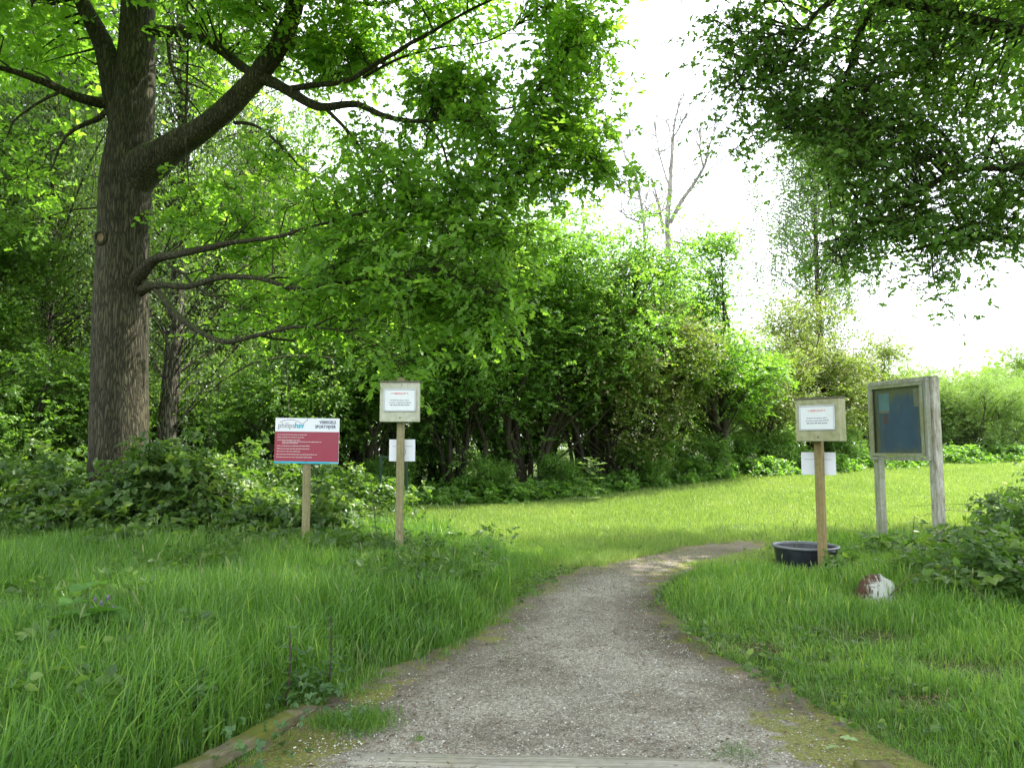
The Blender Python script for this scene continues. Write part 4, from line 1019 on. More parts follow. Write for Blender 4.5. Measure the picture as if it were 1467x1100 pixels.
bare_tree("dead_birch", "smaller bare leafless birch left of the forked pale one", 31, [
  [(925, 440, 0, 8), (923, 330, 0, 6), (918, 290, 0, 5), (910, 250, .2, 4), (895, 222, .4, 2.5), (890, 200, .5, 1.5)],
  [(922, 320, 0, 4), (900, 312, .3, 3), (885, 300, .5, 2)], [(921, 312, 0, 3.5), (940, 308, -.3, 3), (950, 302, -.5, 2)], [(917, 285, 0, 3), (900, 282, .2, 2.5), (893, 270, .3, 1.5)]], .12, 8)
# a far belt of woodland closing the view all round the clearing
mb = MB(); g = np.random.default_rng(77)
n = 2600
aa = g.uniform(-1.35, 1.45, n); dd = g.uniform(62, 95, n)
hh = 3.6 + 2.5 * noise2(aa * 9, aa * 0 + 2, 1.0, 3) + np.where(aa < 0.2, 6, 0)
C = np.stack([np.sin(aa) * dd, np.cos(aa) * dd, aa * 0], -1); C[:, 2] = gz(C[:, 0], C[:, 1]) + hh * g.random(n) ** 0.8
sprays(mb, C, 2.0, KITE, 0.4, 12, 10, g=g)
tag(put("distant_wood", mb.mesh("distant_wood", LEAF['willow'])), "distant belt of trees closing the view behind the hedge and clearing", "woodland", kind="stuff")
#__PROPS__

# ------------------------------------------------------------------ signs and other things
def Mrot(rz, rx=0.0, ry=0.0):
    from mathutils import Euler
    return np.array(Euler((rx, ry, rz)).to_matrix())
WOODP = wood_mat("weathered_post_wood", (0.20, 0.165, 0.085), (0.36, 0.31, 0.18), (0.15, 0.18, 0.06), 0.5, (55, 55, 2.5))
WOODO = wood_mat("tan_post_wood", (0.22, 0.16, 0.07), (0.36, 0.27, 0.13), (0.17, 0.19, 0.06), 0.4, (55, 55, 2.5))
BOXW = wood_mat("painted_box_wood", (0.46, 0.45, 0.36), (0.60, 0.60, 0.50), (0.27, 0.29, 0.13), 0.45, (8, 8, 2))
BOXG = wood_mat("mossy_box_wood", (0.34, 0.32, 0.19), (0.50, 0.49, 0.33), (0.22, 0.24, 0.09), 0.7, (8, 8, 2))
ROOFW = wood_mat("dark_roof_felt", (0.12, 0.11, 0.08), (0.22, 0.20, 0.15), (0.10, 0.11, 0.04), 0.5, (20, 20, 20))
ALU = plain_mat("aluminium_frame", (0.50, 0.53, 0.55), 0.4, 0.5, 0.35, 0.25)
PAPER = plain_mat("white_paper", (0.74, 0.76, 0.78), 0.35, 0.4, dirt=0.18, dcol=(0.5, 0.52, 0.35), dscale=14)
PLATE = plain_mat("white_plate", (0.76, 0.77, 0.82), 0.35, 0.4, dirt=0.12, dcol=(0.55, 0.55, 0.45))
INKR = plain_mat("red_ink", (0.65, 0.10, 0.08), 0.5, 0.3, dirt=0.0)
INKK = plain_mat("dark_ink", (0.09, 0.10, 0.16), 0.5, 0.3, dirt=0.0)
INKG = plain_mat("grey_ink", (0.26, 0.24, 0.28), 0.5, 0.3, dirt=0.0)
TEAL = plain_mat("teal_paint", (0.02, 0.38, 0.52), 0.4, 0.4, dirt=0.1)
PURP = plain_mat("purple_line", (0.28, 0.08, 0.18), 0.4, 0.4, dirt=0.0)
SCREW = plain_mat("screw_metal", (0.10, 0.10, 0.10), 0.4, 0.5, 0.8, 0.2)
INKW = plain_mat("white_ink", (0.72, 0.68, 0.66), 0.5, 0.3, dirt=0.0)

def text_mesh(s, size, m, bold=0.0, align='LEFT', sx=1.0, shear=0.0, depth=0.0006):
    cu = bpy.data.curves.new("lettering", 'FONT'); cu.body = s; cu.size = size; cu.align_x = align
    cu.offset = bold; cu.extrude = depth; cu.resolution_u = 3; cu.shear = shear
    o = bpy.data.objects.new("lettering", cu); COL.objects.link(o)
    dg = bpy.context.evaluated_depsgraph_get()
    me = bpy.data.meshes.new_from_object(o.evaluated_get(dg))
    bpy.data.objects.remove(o); bpy.data.curves.remove(cu)
    me.materials.clear(); me.materials.append(m)
    return me
def put_text(parent, s, x, z, y, size, m, bold=0.0, align='LEFT', sx=1.0):
    """lettering on a face that looks towards -Y of its parent"""
    return put("lettering", text_mesh(s, size, m, bold, align), parent, (x, y, z), (radians(90), 0, 0), (sx, 1, 1))
def word_bars(mb, x, z, y, width, h, g, mi=0):
    """rows of tiny strokes, the unreadable small print"""
    cx = x
    while cx < x + width - h * 0.5:
        wl = g.integers(2, 9) * h * 0.52
        k = max(1, int(wl / (h * 0.52)))
        for i in range(k):
            hh = h * g.choice([0.62, 0.62, 1.0, 0.7]); ww = h * 0.30
            mb.add([[cx, y, z], [cx + ww, y, z], [cx + ww, y, z + hh], [cx, y, z + hh]], [(0, 1, 2, 3)], mi=mi)
            mb.add([[cx, y, z], [cx + h * .45, y, z], [cx + h * .45, y, z + h * .2], [cx, y, z + h * .2]], [(0, 1, 2, 3)], mi=mi) if g.random() > .5 else mb.add([[cx, y - .0002, z + h * .4], [cx + h * .45, y - .0002, z + h * .4], [cx + h * .45, y - .0002, z + h * .6], [cx, y - .0002, z + h * .6]], [(0, 1, 2, 3)], mi=mi)
            cx += h * 0.52
        cx += h * 0.4
def post_mesh(w, d, h, z0=-0.3, round_=False, seg=10):
    mb = MB()
    if round_:
        z = np.linspace(z0, h, 14); g_ = np.random.default_rng(3)
        mb.tube(np.stack([0.004 * np.sin(z * 3), 0.003 * np.cos(z * 4), z], -1), np.full(14, w / 2), 18, rough=0.03)
    else:
        mb.box((0, 0, (h + z0) / 2), (w, d, h - z0), bevel=0.006)
    return mb
# --- red rules sign ---------------------------------------------------
g = np.random.default_rng(51)
P = W(439, 700, 9.25); sx_, sy_ = P[0], 9.25; sz_ = float(gz(sx_, sy_))
zt = W(440, 599, 9.2)[2] - sz_
sign = thing("rules_sign", "dark red and white rules sign with rounded logo arc on a wooden post among brambles", "sign", (sx_, sy_, sz_), radians(-3))
put("post", post_mesh(.098, .098, zt - 0.02, round_=True).mesh("round_post", WOODP, True), sign)
PW, PH, PT = 0.808, 0.56, 0.012
MAROON = plain_mat("maroon_panel", (0.30, 0.022, 0.055), 0.32, 0.5, dirt=0.28, dcol=(0.22, 0.09, 0.06), dscale=5)
pc = Vector((0.012, -0.062, zt - PH / 2))
pan = MB(); pan.box((0, 0, 0), (PW, PT, PH), bevel=0.002)
panel = put("panel", pan.mesh("sign_panel", PLATE), sign, pc, (0, radians(0.8), 0))
pm = MB(); fy = -PT / 2 - 0.0012
def quad(mb, x0, x1, z0, z1, y, mi=0): mb.add([[x0, y, z0], [x1, y, z0], [x1, y, z1], [x0, y, z1]], [(0, 1, 2, 3)], mi=mi)
quad(pm, -PW / 2 + .001, PW / 2 - .001, -PH / 2 + 0.026, PH / 2 - 0.168, fy)
put("red_field", pm.mesh("red_field", MAROON), panel)
pm = MB(); quad(pm, -PW / 2 + .001, PW / 2 - .001, -PH / 2 + .001, -PH / 2 + 0.025, fy)
put("teal_strip", pm.mesh("teal_strip", TEAL), panel)
ty = fy - 0.0010
put_text(panel, "philips", -PW / 2 + 0.035, PH / 2 - 0.122, ty, 0.092, INKG, 0.0, sx=0.92)
put_text(panel, "hsv", -PW / 2 + 0.247, PH / 2 - 0.122, ty, 0.092, TEAL, 0.0028, sx=0.95)
put_text(panel, "VISREGELS", PW / 2 - 0.045, PH / 2 - 0.066, ty, 0.052, INKK, 0.0013, 'RIGHT', sx=0.86)
put_text(panel, "SPORTVIJVER", PW / 2 - 0.045, PH / 2 - 0.122, ty, 0.052, INKK, 0.0013, 'RIGHT', sx=0.86)
am = MB(); t = np.linspace(0, 1, 20)
ax = -PW / 2 + 0.055 + 0.29 * t; az = PH / 2 - 0.062 + 0.135 * t * (1 - t) * 1.3 + 0.006 - 0.02 * t
for a, b in ((slice(0, 20), 0.0028),):
    for i in range(19):
        am.add([[ax[i], ty, az[i] - b], [ax[i + 1], ty, az[i + 1] - b], [ax[i + 1], ty, az[i + 1] + b], [ax[i], ty, az[i] + b]], [(0, 1, 2, 3)])
am.add([[ax[-1], ty, az[-1] - .003], [ax[-1] + .055, ty, az[-1] + .05], [ax[-1] + .05, ty, az[-1] + .053], [ax[-1] - .004, ty, az[-1] + .001]], [(0, 1, 2, 3)])
put("logo_arc", am.mesh("logo_arc", PURP), panel)
wm = MB()
for row, (z_, x0, wd) in enumerate([(.205, .035, .36), (.238, .035, .32), (.272, .035, .26), (.292, .095, .50), (.309, .095, .19), (.343, .033, .39), (.378, .033, .42), (.412, .033, .27), (.448, .031, .51), (.482, .030, .44)]):
    word_bars(wm, -PW / 2 + x0, PH / 2 - z_ - .006, ty, wd, 0.0115, g)
word_bars(wm, PW / 2 - .10, -PH / 2 + .008, ty, .085, .009, g)
put("small_print", wm.mesh("small_print", INKW), panel)
sm = MB()
for z_ in (PH / 2 - .02, -PH / 2 + .02):
    sm = MB(); sm.tube([[0, fy - .004, z_], [0, fy + .002, z_]], [.006, .007], 10); put("screw", sm.mesh("screw", SCREW), panel)

# --- the two notice boxes --------------------------------------------
def notice_box(label, px_, D, rz, top_px, bot_px, cab_w, cab_h, cab_d, postm, cabm, post_top, plate_px, plate_w, postw, flip, shift=0.0):
    P = W(px_, bot_px, D); x0 = P[0]; z0 = float(gz(x0, D))
    t = thing("notice_box", label, "notice box", (x0, D, z0), rz, "white notice boxes on posts at the path")
    ztop = W(px_, top_px, D)[2] - z0
    put("post", post_mesh(postw, postw, post_top(ztop)).mesh("square_post", postm), t)
    cy0 = -postw / 2 - cab_d / 2 - 0.002
    cb = MB(); cb.box((0, cy0, ztop - cab_h / 2), (cab_w, cab_d, cab_h), bevel=0.005)
    cab = put("cabinet", cb.mesh("cabinet", cabm), t)
    rb = MB(); rb.box((0.003, cy0 - .006, ztop + 0.009), (cab_w + .014, cab_d + .03, 0.018), rot=Mrot(0, radians(1.5)), bevel=0.003)
    put("lid", rb.mesh("lid", ROOFW), cab)
    f0 = cy0 - cab_d / 2
    fw, fh = 0.40 * cab_w / .49, 0.285 * cab_w / .49
    fz = ztop - 0.075 - fh / 2
    fm = MB(); b = 0.016
    for cx, cz, w_, h_ in ((0, fz + fh / 2 - b / 2, fw, b), (0, fz - fh / 2 + b / 2, fw, b), (-fw / 2 + b / 2, fz, b, fh - 2 * b - .001), (fw / 2 - b / 2, fz, b, fh - 2 * b - .001)):
        fm.box((cx, f0 - .009, cz), (w_, .016, h_), bevel=.003)
    fr = put("picture_frame", fm.mesh("frame", ALU), cab)
    pm = MB(); pm.box((0, f0 - .0045, fz), (fw - 2 * b + .004, .005, fh - 2 * b + .004))
    pp = put("notice_sheet", pm.mesh("sheet", PAPER), cab)
    yy = f0 - .0085
    put_text(pp, "!! VERPLICHT !!", 0, fz + fh * .24, yy, .030, INKR, .0003, 'CENTER')
    g = np.random.default_rng(9); wm = MB()
    word_bars(wm, -.115, fz - fh * .035, yy, .225, .012, g); word_bars(wm, -.125, fz - fh * .135, yy, .25, .012, g); word_bars(wm, -.115, fz - fh * .24, yy, .235, .015, g)
    put("small_print", wm.mesh("small_print", INKK), pp)
    sm = MB()
    for (sx2, sz2, r_) in ((0.005, ztop - cab_h + .048, .009), (0.02, ztop - .035, .006)):
        sm = MB(); sm.tube([[sx2, f0 - .005, sz2], [sx2, f0 + .002, sz2]], [r_, r_], 12); put("lock" if r_ > .007 else "screw", sm.mesh("lock", SCREW), cab)
    for o_ in (cab, fr, pp): o_.location.x = 0
    cab.location.x = shift
    for o_ in list(t.children): pass
    zp = W(px_, plate_px, D)[2] - z0
    bm_ = MB(); ph = 0.265
    bm_.box((flip, postw / 2 + .006, zp), (plate_w, .008, ph), bevel=.001)
    pl_ = put("back_plate", bm_.mesh("plate", PLATE), t)
    rm = MB(); y_ = postw / 2 + .0005
    for i in range(20):
        a, b2 = 2 * pi * i / 20, 2 * pi * (i + 1) / 20
        rm.add([[flip + cos(a) * .036, y_, zp - .02 + sin(a) * .05], [flip + cos(b2) * .036, y_, zp - .02 + sin(b2) * .05], [flip + cos(b2) * .044, y_, zp - .02 + sin(b2) * .058], [flip + cos(a) * .044, y_, zp - .02 + sin(a) * .058]], [(0, 1, 2, 3)])
    word_bars(rm, flip - plate_w / 2 + .04, zp + .045, y_, plate_w - .08, .010, g)
    put("printed_mark", rm.mesh("mark", INKG), pl_)
    return t
notice_box("white notice box left of the path, its top touched by oak leaves", 572, 9.0, radians(2), 549, 780, .475, .475, .10, WOODP, BOXW, lambda z: z + .065, 645, .315, .088, .015)
notice_box("greenish white notice box standing at the black tub on the right of the path", 1178, 8.75, radians(-42) , 573, 780, .495, .49, .22, WOODO, BOXG, lambda z: z - .02, 664, .40, .088, -.03, .085)

# --- glazed notice board on two posts ----------------------------------
KW = wood_mat("lichen_grey_wood", (0.24, 0.24, 0.20), (0.50, 0.50, 0.44), (0.24, 0.25, 0.09), 0.55, (45, 45, 2.0), axis_bump=0.7)
KWR = wood_mat("mottled_white_post", (0.24, 0.21, 0.15), (0.72, 0.70, 0.65), (0.22, 0.19, 0.09), 0.45, (26, 26, 5), axis_bump=0.9)  # random near-white blotches over a brown base
A = W(1261, 700, 11.25); B = W(1343, 700, 10.25)
ax_, ay_, bx_, by_ = A[0], 11.25, B[0], 10.25
wid = math.hypot(bx_ - ax_, by_ - ay_); ang = math.atan2(by_ - ay_, bx_ - ax_)
mz = float(gz((ax_ + bx_) / 2, (ay_ + by_) / 2))
board = thing("notice_board", "grey weathered glazed notice board on two posts right of the path", "notice board", ((ax_ + bx_) / 2, (ay_ + by_) / 2, mz), ang)
ztopR = W(1333, 541, 10.25)[2] - mz
zbot = W(1333, 660, 10.25)[2] - mz
HB = ztopR - zbot
for s, mm, wv in ((-1, KW, .11), (1, KWR, .125)):
    b = MB(); b.box((s * wid / 2, 0, ztopR / 2 - .2), (wv, wv, ztopR + .4 - .004), bevel=.008)
    put("post", b.mesh("board_post", mm), board)
cw = wid + 0.045                        # the cabinet spans the front of both posts
fy = -0.068
b = MB(); bd = 0.075; T = 0.05
for cx, cz, w_, h_ in ((0, ztopR - T / 2, cw, T), (0, zbot + T / 2, cw, T), (-cw / 2 + T / 2, (ztopR + zbot) / 2, T, HB - 2 * T - .001), (cw / 2 - T / 2, (ztopR + zbot) / 2, T, HB - 2 * T - .001)):
    b.box((cx, fy - bd / 2, cz), (w_, bd, h_), bevel=.004)
cabinet = put("cabinet_frame", b.mesh("cabinet_frame", KW), board)
b = MB(); b.box((0, -.01, ztopR + .011), (cw + .03, .17, .018), bevel=.003)
put("cap_rail", b.mesh("cap_rail", KW), board)
iw, ih = cw - 2 * T - .012, HB - 2 * T - .012; zc = (ztopR + zbot) / 2
b = MB(); D2 = 0.045
for cx, cz, w_, h_ in ((0, zc + ih / 2 - D2 / 2, iw, D2), (0, zc - ih / 2 + D2 / 2, iw, D2), (-iw / 2 + D2 / 2, zc, D2, ih - 2 * D2 - .001), (iw / 2 - D2 / 2, zc, D2, ih - 2 * D2 - .001)):
    b.box((cx, fy - bd - .003, cz), (w_, .03, h_), bevel=.004)
KD = wood_mat("mossy_door_frame", (0.26, 0.27, 0.17), (0.42, 0.43, 0.32), (0.22, 0.23, 0.06), 0.7, (30, 30, 3))
door = put("glazed_door", b.mesh("glazed_door", KD), board)
b = MB(); b.box((0, fy - .012, zc), (iw - .004, .012, ih - .004))
m, nt, out = mat("stained_blue_board")
v = coords(nt, (1, 1, 1)); vs = coords(nt, (14, 14, 1.2))
n1 = noise_n(nt, vs, 1, 4, .6); n2 = noise_n(nt, v, 2.3, 4)
sp = N(nt, "SeparateXYZ"); tc = N(nt, "TexCoord"); nt.links.new(tc.outputs["Generated"], sp.inputs[0])
dx = N(nt, "Math", operation='SUBTRACT'); nt.links.new(sp.outputs[0], dx.inputs[0]); dx.inputs[1].default_value = .5
ab = N(nt, "Math", operation='ABSOLUTE'); nt.links.new(dx.outputs[0], ab.inputs[0])
zz = N(nt, "Math", operation='SUBTRACT'); nt.links.new(sp.outputs[2], zz.inputs[0]); zz.inputs[1].default_value = .45
za = N(nt, "Math", operation='ABSOLUTE'); nt.links.new(zz.outputs[0], za.inputs[0])
mx_ = N(nt, "Math", operation='MAXIMUM'); nt.links.new(ab.outputs[0], mx_.inputs[0]); nt.links.new(za.outputs[0], mx_.inputs[1])
a2 = N(nt, "Math", operation='MULTIPLY_ADD'); nt.links.new(n1, a2.inputs[0]); a2.inputs[1].default_value = .35; nt.links.new(mx_.outputs[0], a2.inputs[2])
fr_ = ramp(nt, a2.outputs[0], [(.50, (0, 0, 0)), (.62, (1, 1, 1))])
bl = ramp(nt, n2, [(.3, (.11, .21, .38)), (.7, (.18, .30, .50))])
princ(nt, out, mixc(nt, fr_.outputs[0], bl.outputs[0], (.34, .36, .20)), .6, .3)
put("backing_board", b.mesh("backing_board", m), board)
def sheet(name, cx, cz, w_, h_, col, extra=None, dy=0.0):
    b = MB(); b.box((cx, fy - .020 - dy, cz), (w_, .002, h_)); o = put(name, b.mesh(name, plain_mat(name, col, .6, .2, dirt=.4, dcol=(.18, .17, .08), dscale=9)), board); return o
po = sheet("poster", -iw / 2 + .21, zc + .26, .20, .29, (.35, .60, .72)); po["label"] = "faded light blue poster"
b = MB(); quad(b, -iw / 2 + .112, -iw / 2 + .308, zc + .118, zc + .145, fy - .0225); 
put("poster_print", b.mesh("poster_print", plain_mat("poster_sand", (.62, .50, .32), .6, .2)), po)
b = MB(); gg = np.random.default_rng(4)
for _ in range(16):
    x1, z1 = -iw / 2 + .15 + .11 * gg.random(), zc - .08 + .16 * gg.random(); quad(b, x1, x1 + .014 + .018 * gg.random(), z1, z1 + .012 + .018 * gg.random(), fy - .0187 - .0002 * _)
put("sticker", b.mesh("sticker", plain_mat("orange_sticker", (.50, .20, .07), .6, .2)), board)["label"] = "small worn orange sticker"
lt = sheet("letter", iw / 2 - .13, zc + .31, .17, .25, (.62, .60, .42)); b = MB()
for i in range(11): word_bars(b, iw / 2 - .20, zc + .41 - i * .020, fy - .0225, .13, .008, gg)
put("small_print", b.mesh("small_print", INKG), lt)
sheet("paper_strip", iw / 2 - .085, zc - .03, .07, .42, (.66, .68, .58))
m, nt, out = mat("dusty_glass")
tr_ = N(nt, "BsdfTransparent"); tr_.inputs[0].default_value = (.86, .9, .86, 1)
gl = N(nt, "BsdfGlossy"); gl.inputs["Roughness"].default_value = .06
df = N(nt, "BsdfDiffuse"); df.inputs[0].default_value = (.22, .23, .14, 1)
fre = N(nt, "Fresnel"); fre.inputs[0].default_value = 1.5
x1 = N(nt, "MixShader"); nt.links.new(fre.outputs[0], x1.inputs[0]); nt.links.new(tr_.outputs[0], x1.inputs[1]); nt.links.new(gl.outputs[0], x1.inputs[2])
nz_ = noise_n(nt, coords(nt, (3, 3, 1.2)), 2.0, 5, .6); dr = ramp(nt, nz_, [(.42, (.03,) * 3), (.8, (.22,) * 3)])
x2 = N(nt, "MixShader"); nt.links.new(dr.outputs[0], x2.inputs[0]); nt.links.new(x1.outputs[0], x2.inputs[1]); nt.links.new(df.outputs[0], x2.inputs[2]); nt.links.new(x2.outputs[0], out.inputs[0])
b = MB(); quad(b, -iw / 2 + D2 - .01, iw / 2 - D2 + .01, zc - ih / 2 + D2 - .01, zc + ih / 2 - D2 + .01, fy - bd + .004)
put("glass_pane", b.mesh("glass_pane", m), door)

# --- black tub ----------------------------------------------------------
P = W(1154, 790, 9.25); tx, ty_ = P[0], 9.25
tub = thing("plastic_tub", "round black plastic tub standing in the grass behind the right notice post", "tub", (tx, ty_, float(gz(tx, ty_))))
m, nt, out = mat("black_plastic")
nn = noise_n(nt, coords(nt), 7, 5); princ(nt, out, ramp(nt, nn, [(.3, (.012, .014, .02)), (.75, (.035, .04, .05))]).outputs[0], .38, .5)
b = MB(); b.lathe([(0, .0), (.315, .0), (.335, .02), (.368, .235), (.372, .25)], 56)
b.lathe([(.360, .25), (.322, .03), (.0, .022)], 56)
put("basin", b.mesh("basin", m, True), tub)
m2 = plain_mat("worn_rim_plastic", (.13, .14, .16), .35, .5, dirt=.3)
b = MB(); b.lathe([(.355, .245), (.357, .266), (.372, .274), (.392, .270), (.398, .255), (.390, .246), (.374, .250)], 56)
put("rim", b.mesh("rim", m2, True), tub)
b = MB(); a = 2.0
for s in (0, pi):
    p = [[cos(a + s + q) * (.392 + .02 * cos(q * 9)), sin(a + s + q) * (.392 + .02 * cos(q * 9)), .235] for q in np.linspace(-.17, .17, 8)]
    b = MB(); b.tube(p, np.full(8, .012), 8); put("handle", b.mesh("handle", m, True), tub)

# --- boulder ---------------------------------------------------------------
import bmesh
def boulder(name, size, seed, mats, amp=0.25):
    bm = bmesh.new(); bmesh.ops.create_icosphere(bm, subdivisions=5, radius=1.0)
    co = np.array([v.co[:] for v in bm.verts])
    n = noise3(co * 1.3 + seed) - .5; n2 = noise3(co * 4 + seed) - .5; n3 = noise3(co * 11 + seed) - .5
    co = co * (1 + amp * n + .22 * n2 + .09 * n3)[:, None] * np.array(size)
    co[:, :2] *= (1.12 - .40 * np.clip(co[:, 2] / size[2], -.3, 1))[:, None]
    for v, c in zip(bm.verts, co): v.co = c
    me = bpy.data.meshes.new(name); bm.to_mesh(me); bm.free(); me.materials.append(mats)
    me.polygons.foreach_set("use_smooth", [True] * len(me.polygons)); return me
m, nt, out = mat("painted_boulder")
v = coords(nt); n1 = noise_n(nt, v, 14, 6, .7); n2 = noise_n(nt, v, 5, 4); 
n1b = noise_n(nt, coords(nt, (1, 1, .35)), 38, 4, .7); base = ramp(nt, n1, [(.3, (.035, .022, .014)), (.6, (.12, .062, .04)), (.8, (.12, .12, .04))])
g_ = N(nt, "TexCoord"); s_ = N(nt, "SeparateXYZ"); nt.links.new(g_.outputs["Object"], s_.inputs[0])
q1 = N(nt, "Math", operation='MULTIPLY_ADD'); nt.links.new(s_.outputs[1], q1.inputs[0]); q1.inputs[1].default_value = -1.6; nt.links.new(n1b, q1.inputs[2])
q2 = N(nt, "Math", operation='MULTIPLY_ADD'); nt.links.new(s_.outputs[0], q2.inputs[0]); q2.inputs[1].default_value = 1.3; nt.links.new(q1.outputs[0], q2.inputs[2])
q3 = N(nt, "Math", operation='MULTIPLY_ADD'); nt.links.new(s_.outputs[2], q3.inputs[0]); q3.inputs[1].default_value = -1.1; nt.links.new(q2.outputs[0], q3.inputs[2])
pf = ramp(nt, q3.outputs[0], [(.30, (0, 0, 0)), (.46, (1, 1, 1))])
princ(nt, out, mixc(nt, pf.outputs[0], base.outputs[0], (.46, .47, .43)), .85, .2, normal=bump(nt, n1, .5, .01))
P = W(1254, 850, 7.35)
o = put("boulder", boulder("boulder", (.21, .18, .23), 9.1, m, .42), None, (P[0], 7.35, float(gz(P[0], 7.35)) + .03), (0, 0, .3))
tag(o, "rusty brown boulder with white paint on its front, half sunk in the grass", "rock")

# --- bridge plank and the mossy timber beams at the front ------------------
DECK = wood_mat("weathered_plank", (0.17, 0.15, 0.13), (0.42, 0.39, 0.35), (0.20, 0.20, 0.07), 0.28, (2.2, 70, 70), axis_bump=.8)
MOSSW = wood_mat("mossy_beam_wood", (0.10, 0.08, 0.055), (0.26, 0.22, 0.17), (0.11, 0.12, 0.02), 1.7, (3, 60, 60), axis_bump=.9)
MOSSG = wood_mat("moss_covered_wood", (0.08, 0.065, 0.035), (0.17, 0.14, 0.08), (0.13, 0.14, 0.03), 1.0, (9, 20, 20), axis_bump=.9)
def rough_bar(p0, p1, w, h, m, name, seg=40, amp=.006):
    """a sawn timber with worn edges along local X"""
    p0 = np.array(p0, float); p1 = np.array(p1, float); L = np.linalg.norm(p1 - p0)
    prof = []
    for (cx, cz) in ((1, 1), (-1, 1), (-1, -1), (1, -1)):
        for k in range(4):
            a = math.atan2(cz, cx) + (k - 1.5) * .32
            prof.append((cx * (w / 2 - .012) + cos(a) * .014, cz * (h / 2 - .012) + sin(a) * .014))
    prof = np.array(prof); xs = np.linspace(0, L, seg)
    V = np.array([[[x, y, z] for y, z in prof] for x in xs])
    V[..., 1:] += amp * 2 * (noise3(V * np.array([3, 9, 9]) + 5)[..., None] - .5) + amp * (noise3(V * np.array([20, 40, 40]))[..., None] - .5)
    k = len(prof); F = [(i * k + j, (i + 1) * k + j, (i + 1) * k + (j + 1) % k, i * k + (j + 1) % k) for i in range(seg - 1) for j in range(k)]
    F += [tuple(range(k)), tuple(range((seg - 1) * k, seg * k))[::-1]]
    b = MB(); b.add(V.reshape(-1, 3), F)
    o = put(name, b.mesh(name, m, True), None, p0, (0, -math.asin((p1 - p0)[2] / L), math.atan2((p1 - p0)[1], (p1 - p0)[0])))
    return o
a = GP(508, 1088); b_ = GP(1110, 1100)
o = rough_bar((a[0] - .02, a[1] - .01, -.033), (b_[0] + .05, b_[1] - .02, -.030), .145, .09, DECK, "timber_plank", 60, .003)
tag(o, "weathered grey timber plank lying across the path at the bottom edge", "plank")
a = GP(452, 1015); b_ = GP(292, 1108)
e_ = np.array([b_[0] - a[0], b_[1] - a[1]]); e_ /= np.linalg.norm(e_)
o = rough_bar((a[0] - .02, a[1] - .03, -.005), (a[0] - .02 + e_[0] * 1.9, a[1] + e_[1] * 1.9, .03), .10, .10, MOSSW, "timber_beam", 90, .022)
tag(o, "old split timber beam with green moss at the lower left of the path", "beam", "mossy beams at the path edges")
a = GP(1262, 1096)
o = rough_bar((a[0] - .06, a[1] - .02, -.025), (a[0] + .10, a[1] - 1.6, -.01), .17, .10, MOSSG, "timber_beam", 50, .016)
tag(o, "mossy rounded beam end at the lower right corner of the path", "beam", "mossy beams at the path edges")
# green steel gate frame far behind the left post and the little white stub
GREEN = plain_mat("dark_green_steel", (.012, .05, .03), .5, .4)
fp = thing("fence_frame", "dark green steel frame half hidden in the hedge behind the left notice post", "fence", (W(564, 680, 17.5)[0], 17.5, float(gz(-2.8, 17.5))))
for s in (-1, 1):
    b = MB(); b.box((s * .30, 0, .5), (.06, .06, 1.5), bevel=.004); put("upright", b.mesh("upright", GREEN), fp)
b = MB(); b.box((0, 0, 1.2), (.54, .04, .05), bevel=.004); put("rail", b.mesh("rail", GREEN), fp)
P = W(508, 805, 8.9)
st_ = thing("marker_stub", "short broken white marker stub poking from the brambles left of the notice post", "marker", (P[0], 8.9, float(gz(P[0], 8.9))), .3)
b = MB(); z = np.linspace(-.1, .27, 9); b.tube(np.stack([.02 * z, 0 * z, z], -1), np.array([.03, .03, .03, .029, .03, .028, .027, .024, .016]), 10, rough=.12)
put("stub", b.mesh("stub", plain_mat("chipped_white", (.6, .6, .58), .7, .3, dirt=.8, dcol=(.09, .07, .05), dscale=14), True), st_)

# ------------------------------------------------------------------ brambles
def thicket(name, label, heap, nC, size, seed, matl, per=4, tw=6, canes=60, cover=0.75):
    g = np.random.default_rng(seed); lf = MB(); cn = MB(); P = []
    for (px_, py_, D, rx, ry_, h, k) in heap:        # px, py only place the heap; rx, ry (depth) and h in metres
        x0 = (px_ - 733.5) / FPX * D
        a = g.uniform(0, 2 * pi, k); q = np.sqrt(g.random(k))
        x = x0 + np.cos(a) * q * rx; y = D + np.sin(a) * q * ry_
        top = h * (1 - q ** 2.2) ** .6 * (0.35 + 1.15 * noise2(x, y, 1.5, 50))
        z = gz(x, y) + .03 + top * (1 - .85 * g.random(k) ** 1.4) * (.75 + .5 * noise2(x, y, 4, 51))
        kk = noise2(x, y, 1.1, 60) + g.random(k) * .3 > .42
        P.append(np.stack([x, y, z], -1)[kk])
    P = np.concatenate(P)
    sprays(lf, P, g.uniform(.16, .28, len(P)), OVATE, size, tw, per, up=.18, flat=.4, droop=.25, g=g, tri=True, varo=g.normal(0, .16, len(P)))
    cn.tube([P[0] - [0, 0, .1], P[0]], [.003, .002], 4)
    for c in P[g.permutation(len(P))[:canes]]:
        b0 = np.array([c[0] + g.normal(0, .35), c[1] + g.normal(0, .35), 0]); b0[2] = float(gz(b0[0], b0[1]))
        e = c + [g.normal(0, .3), g.normal(0, .3), -.05]
        cn.tube(curve_pts([b0, (b0 + c) / 2 + [0, 0, .2], c + [0, 0, .05], e], 8), np.linspace(.006, .003, 8), 4, cap=False)
    me = lf
    off = me.n; me.v += cn.v; me.li += [q + off for q in cn.li]; me.tot += cn.tot; me.var += cn.var; me.mi += [q * 0 + 1 for q in cn.mi]; me.n += cn.n
    CANE = plain_mat(name + "_cane", (.12, .10, .045), .6, .3)
    return tag(put(name, me.mesh(name, [matl, CANE])), label, "brambles", kind="stuff")
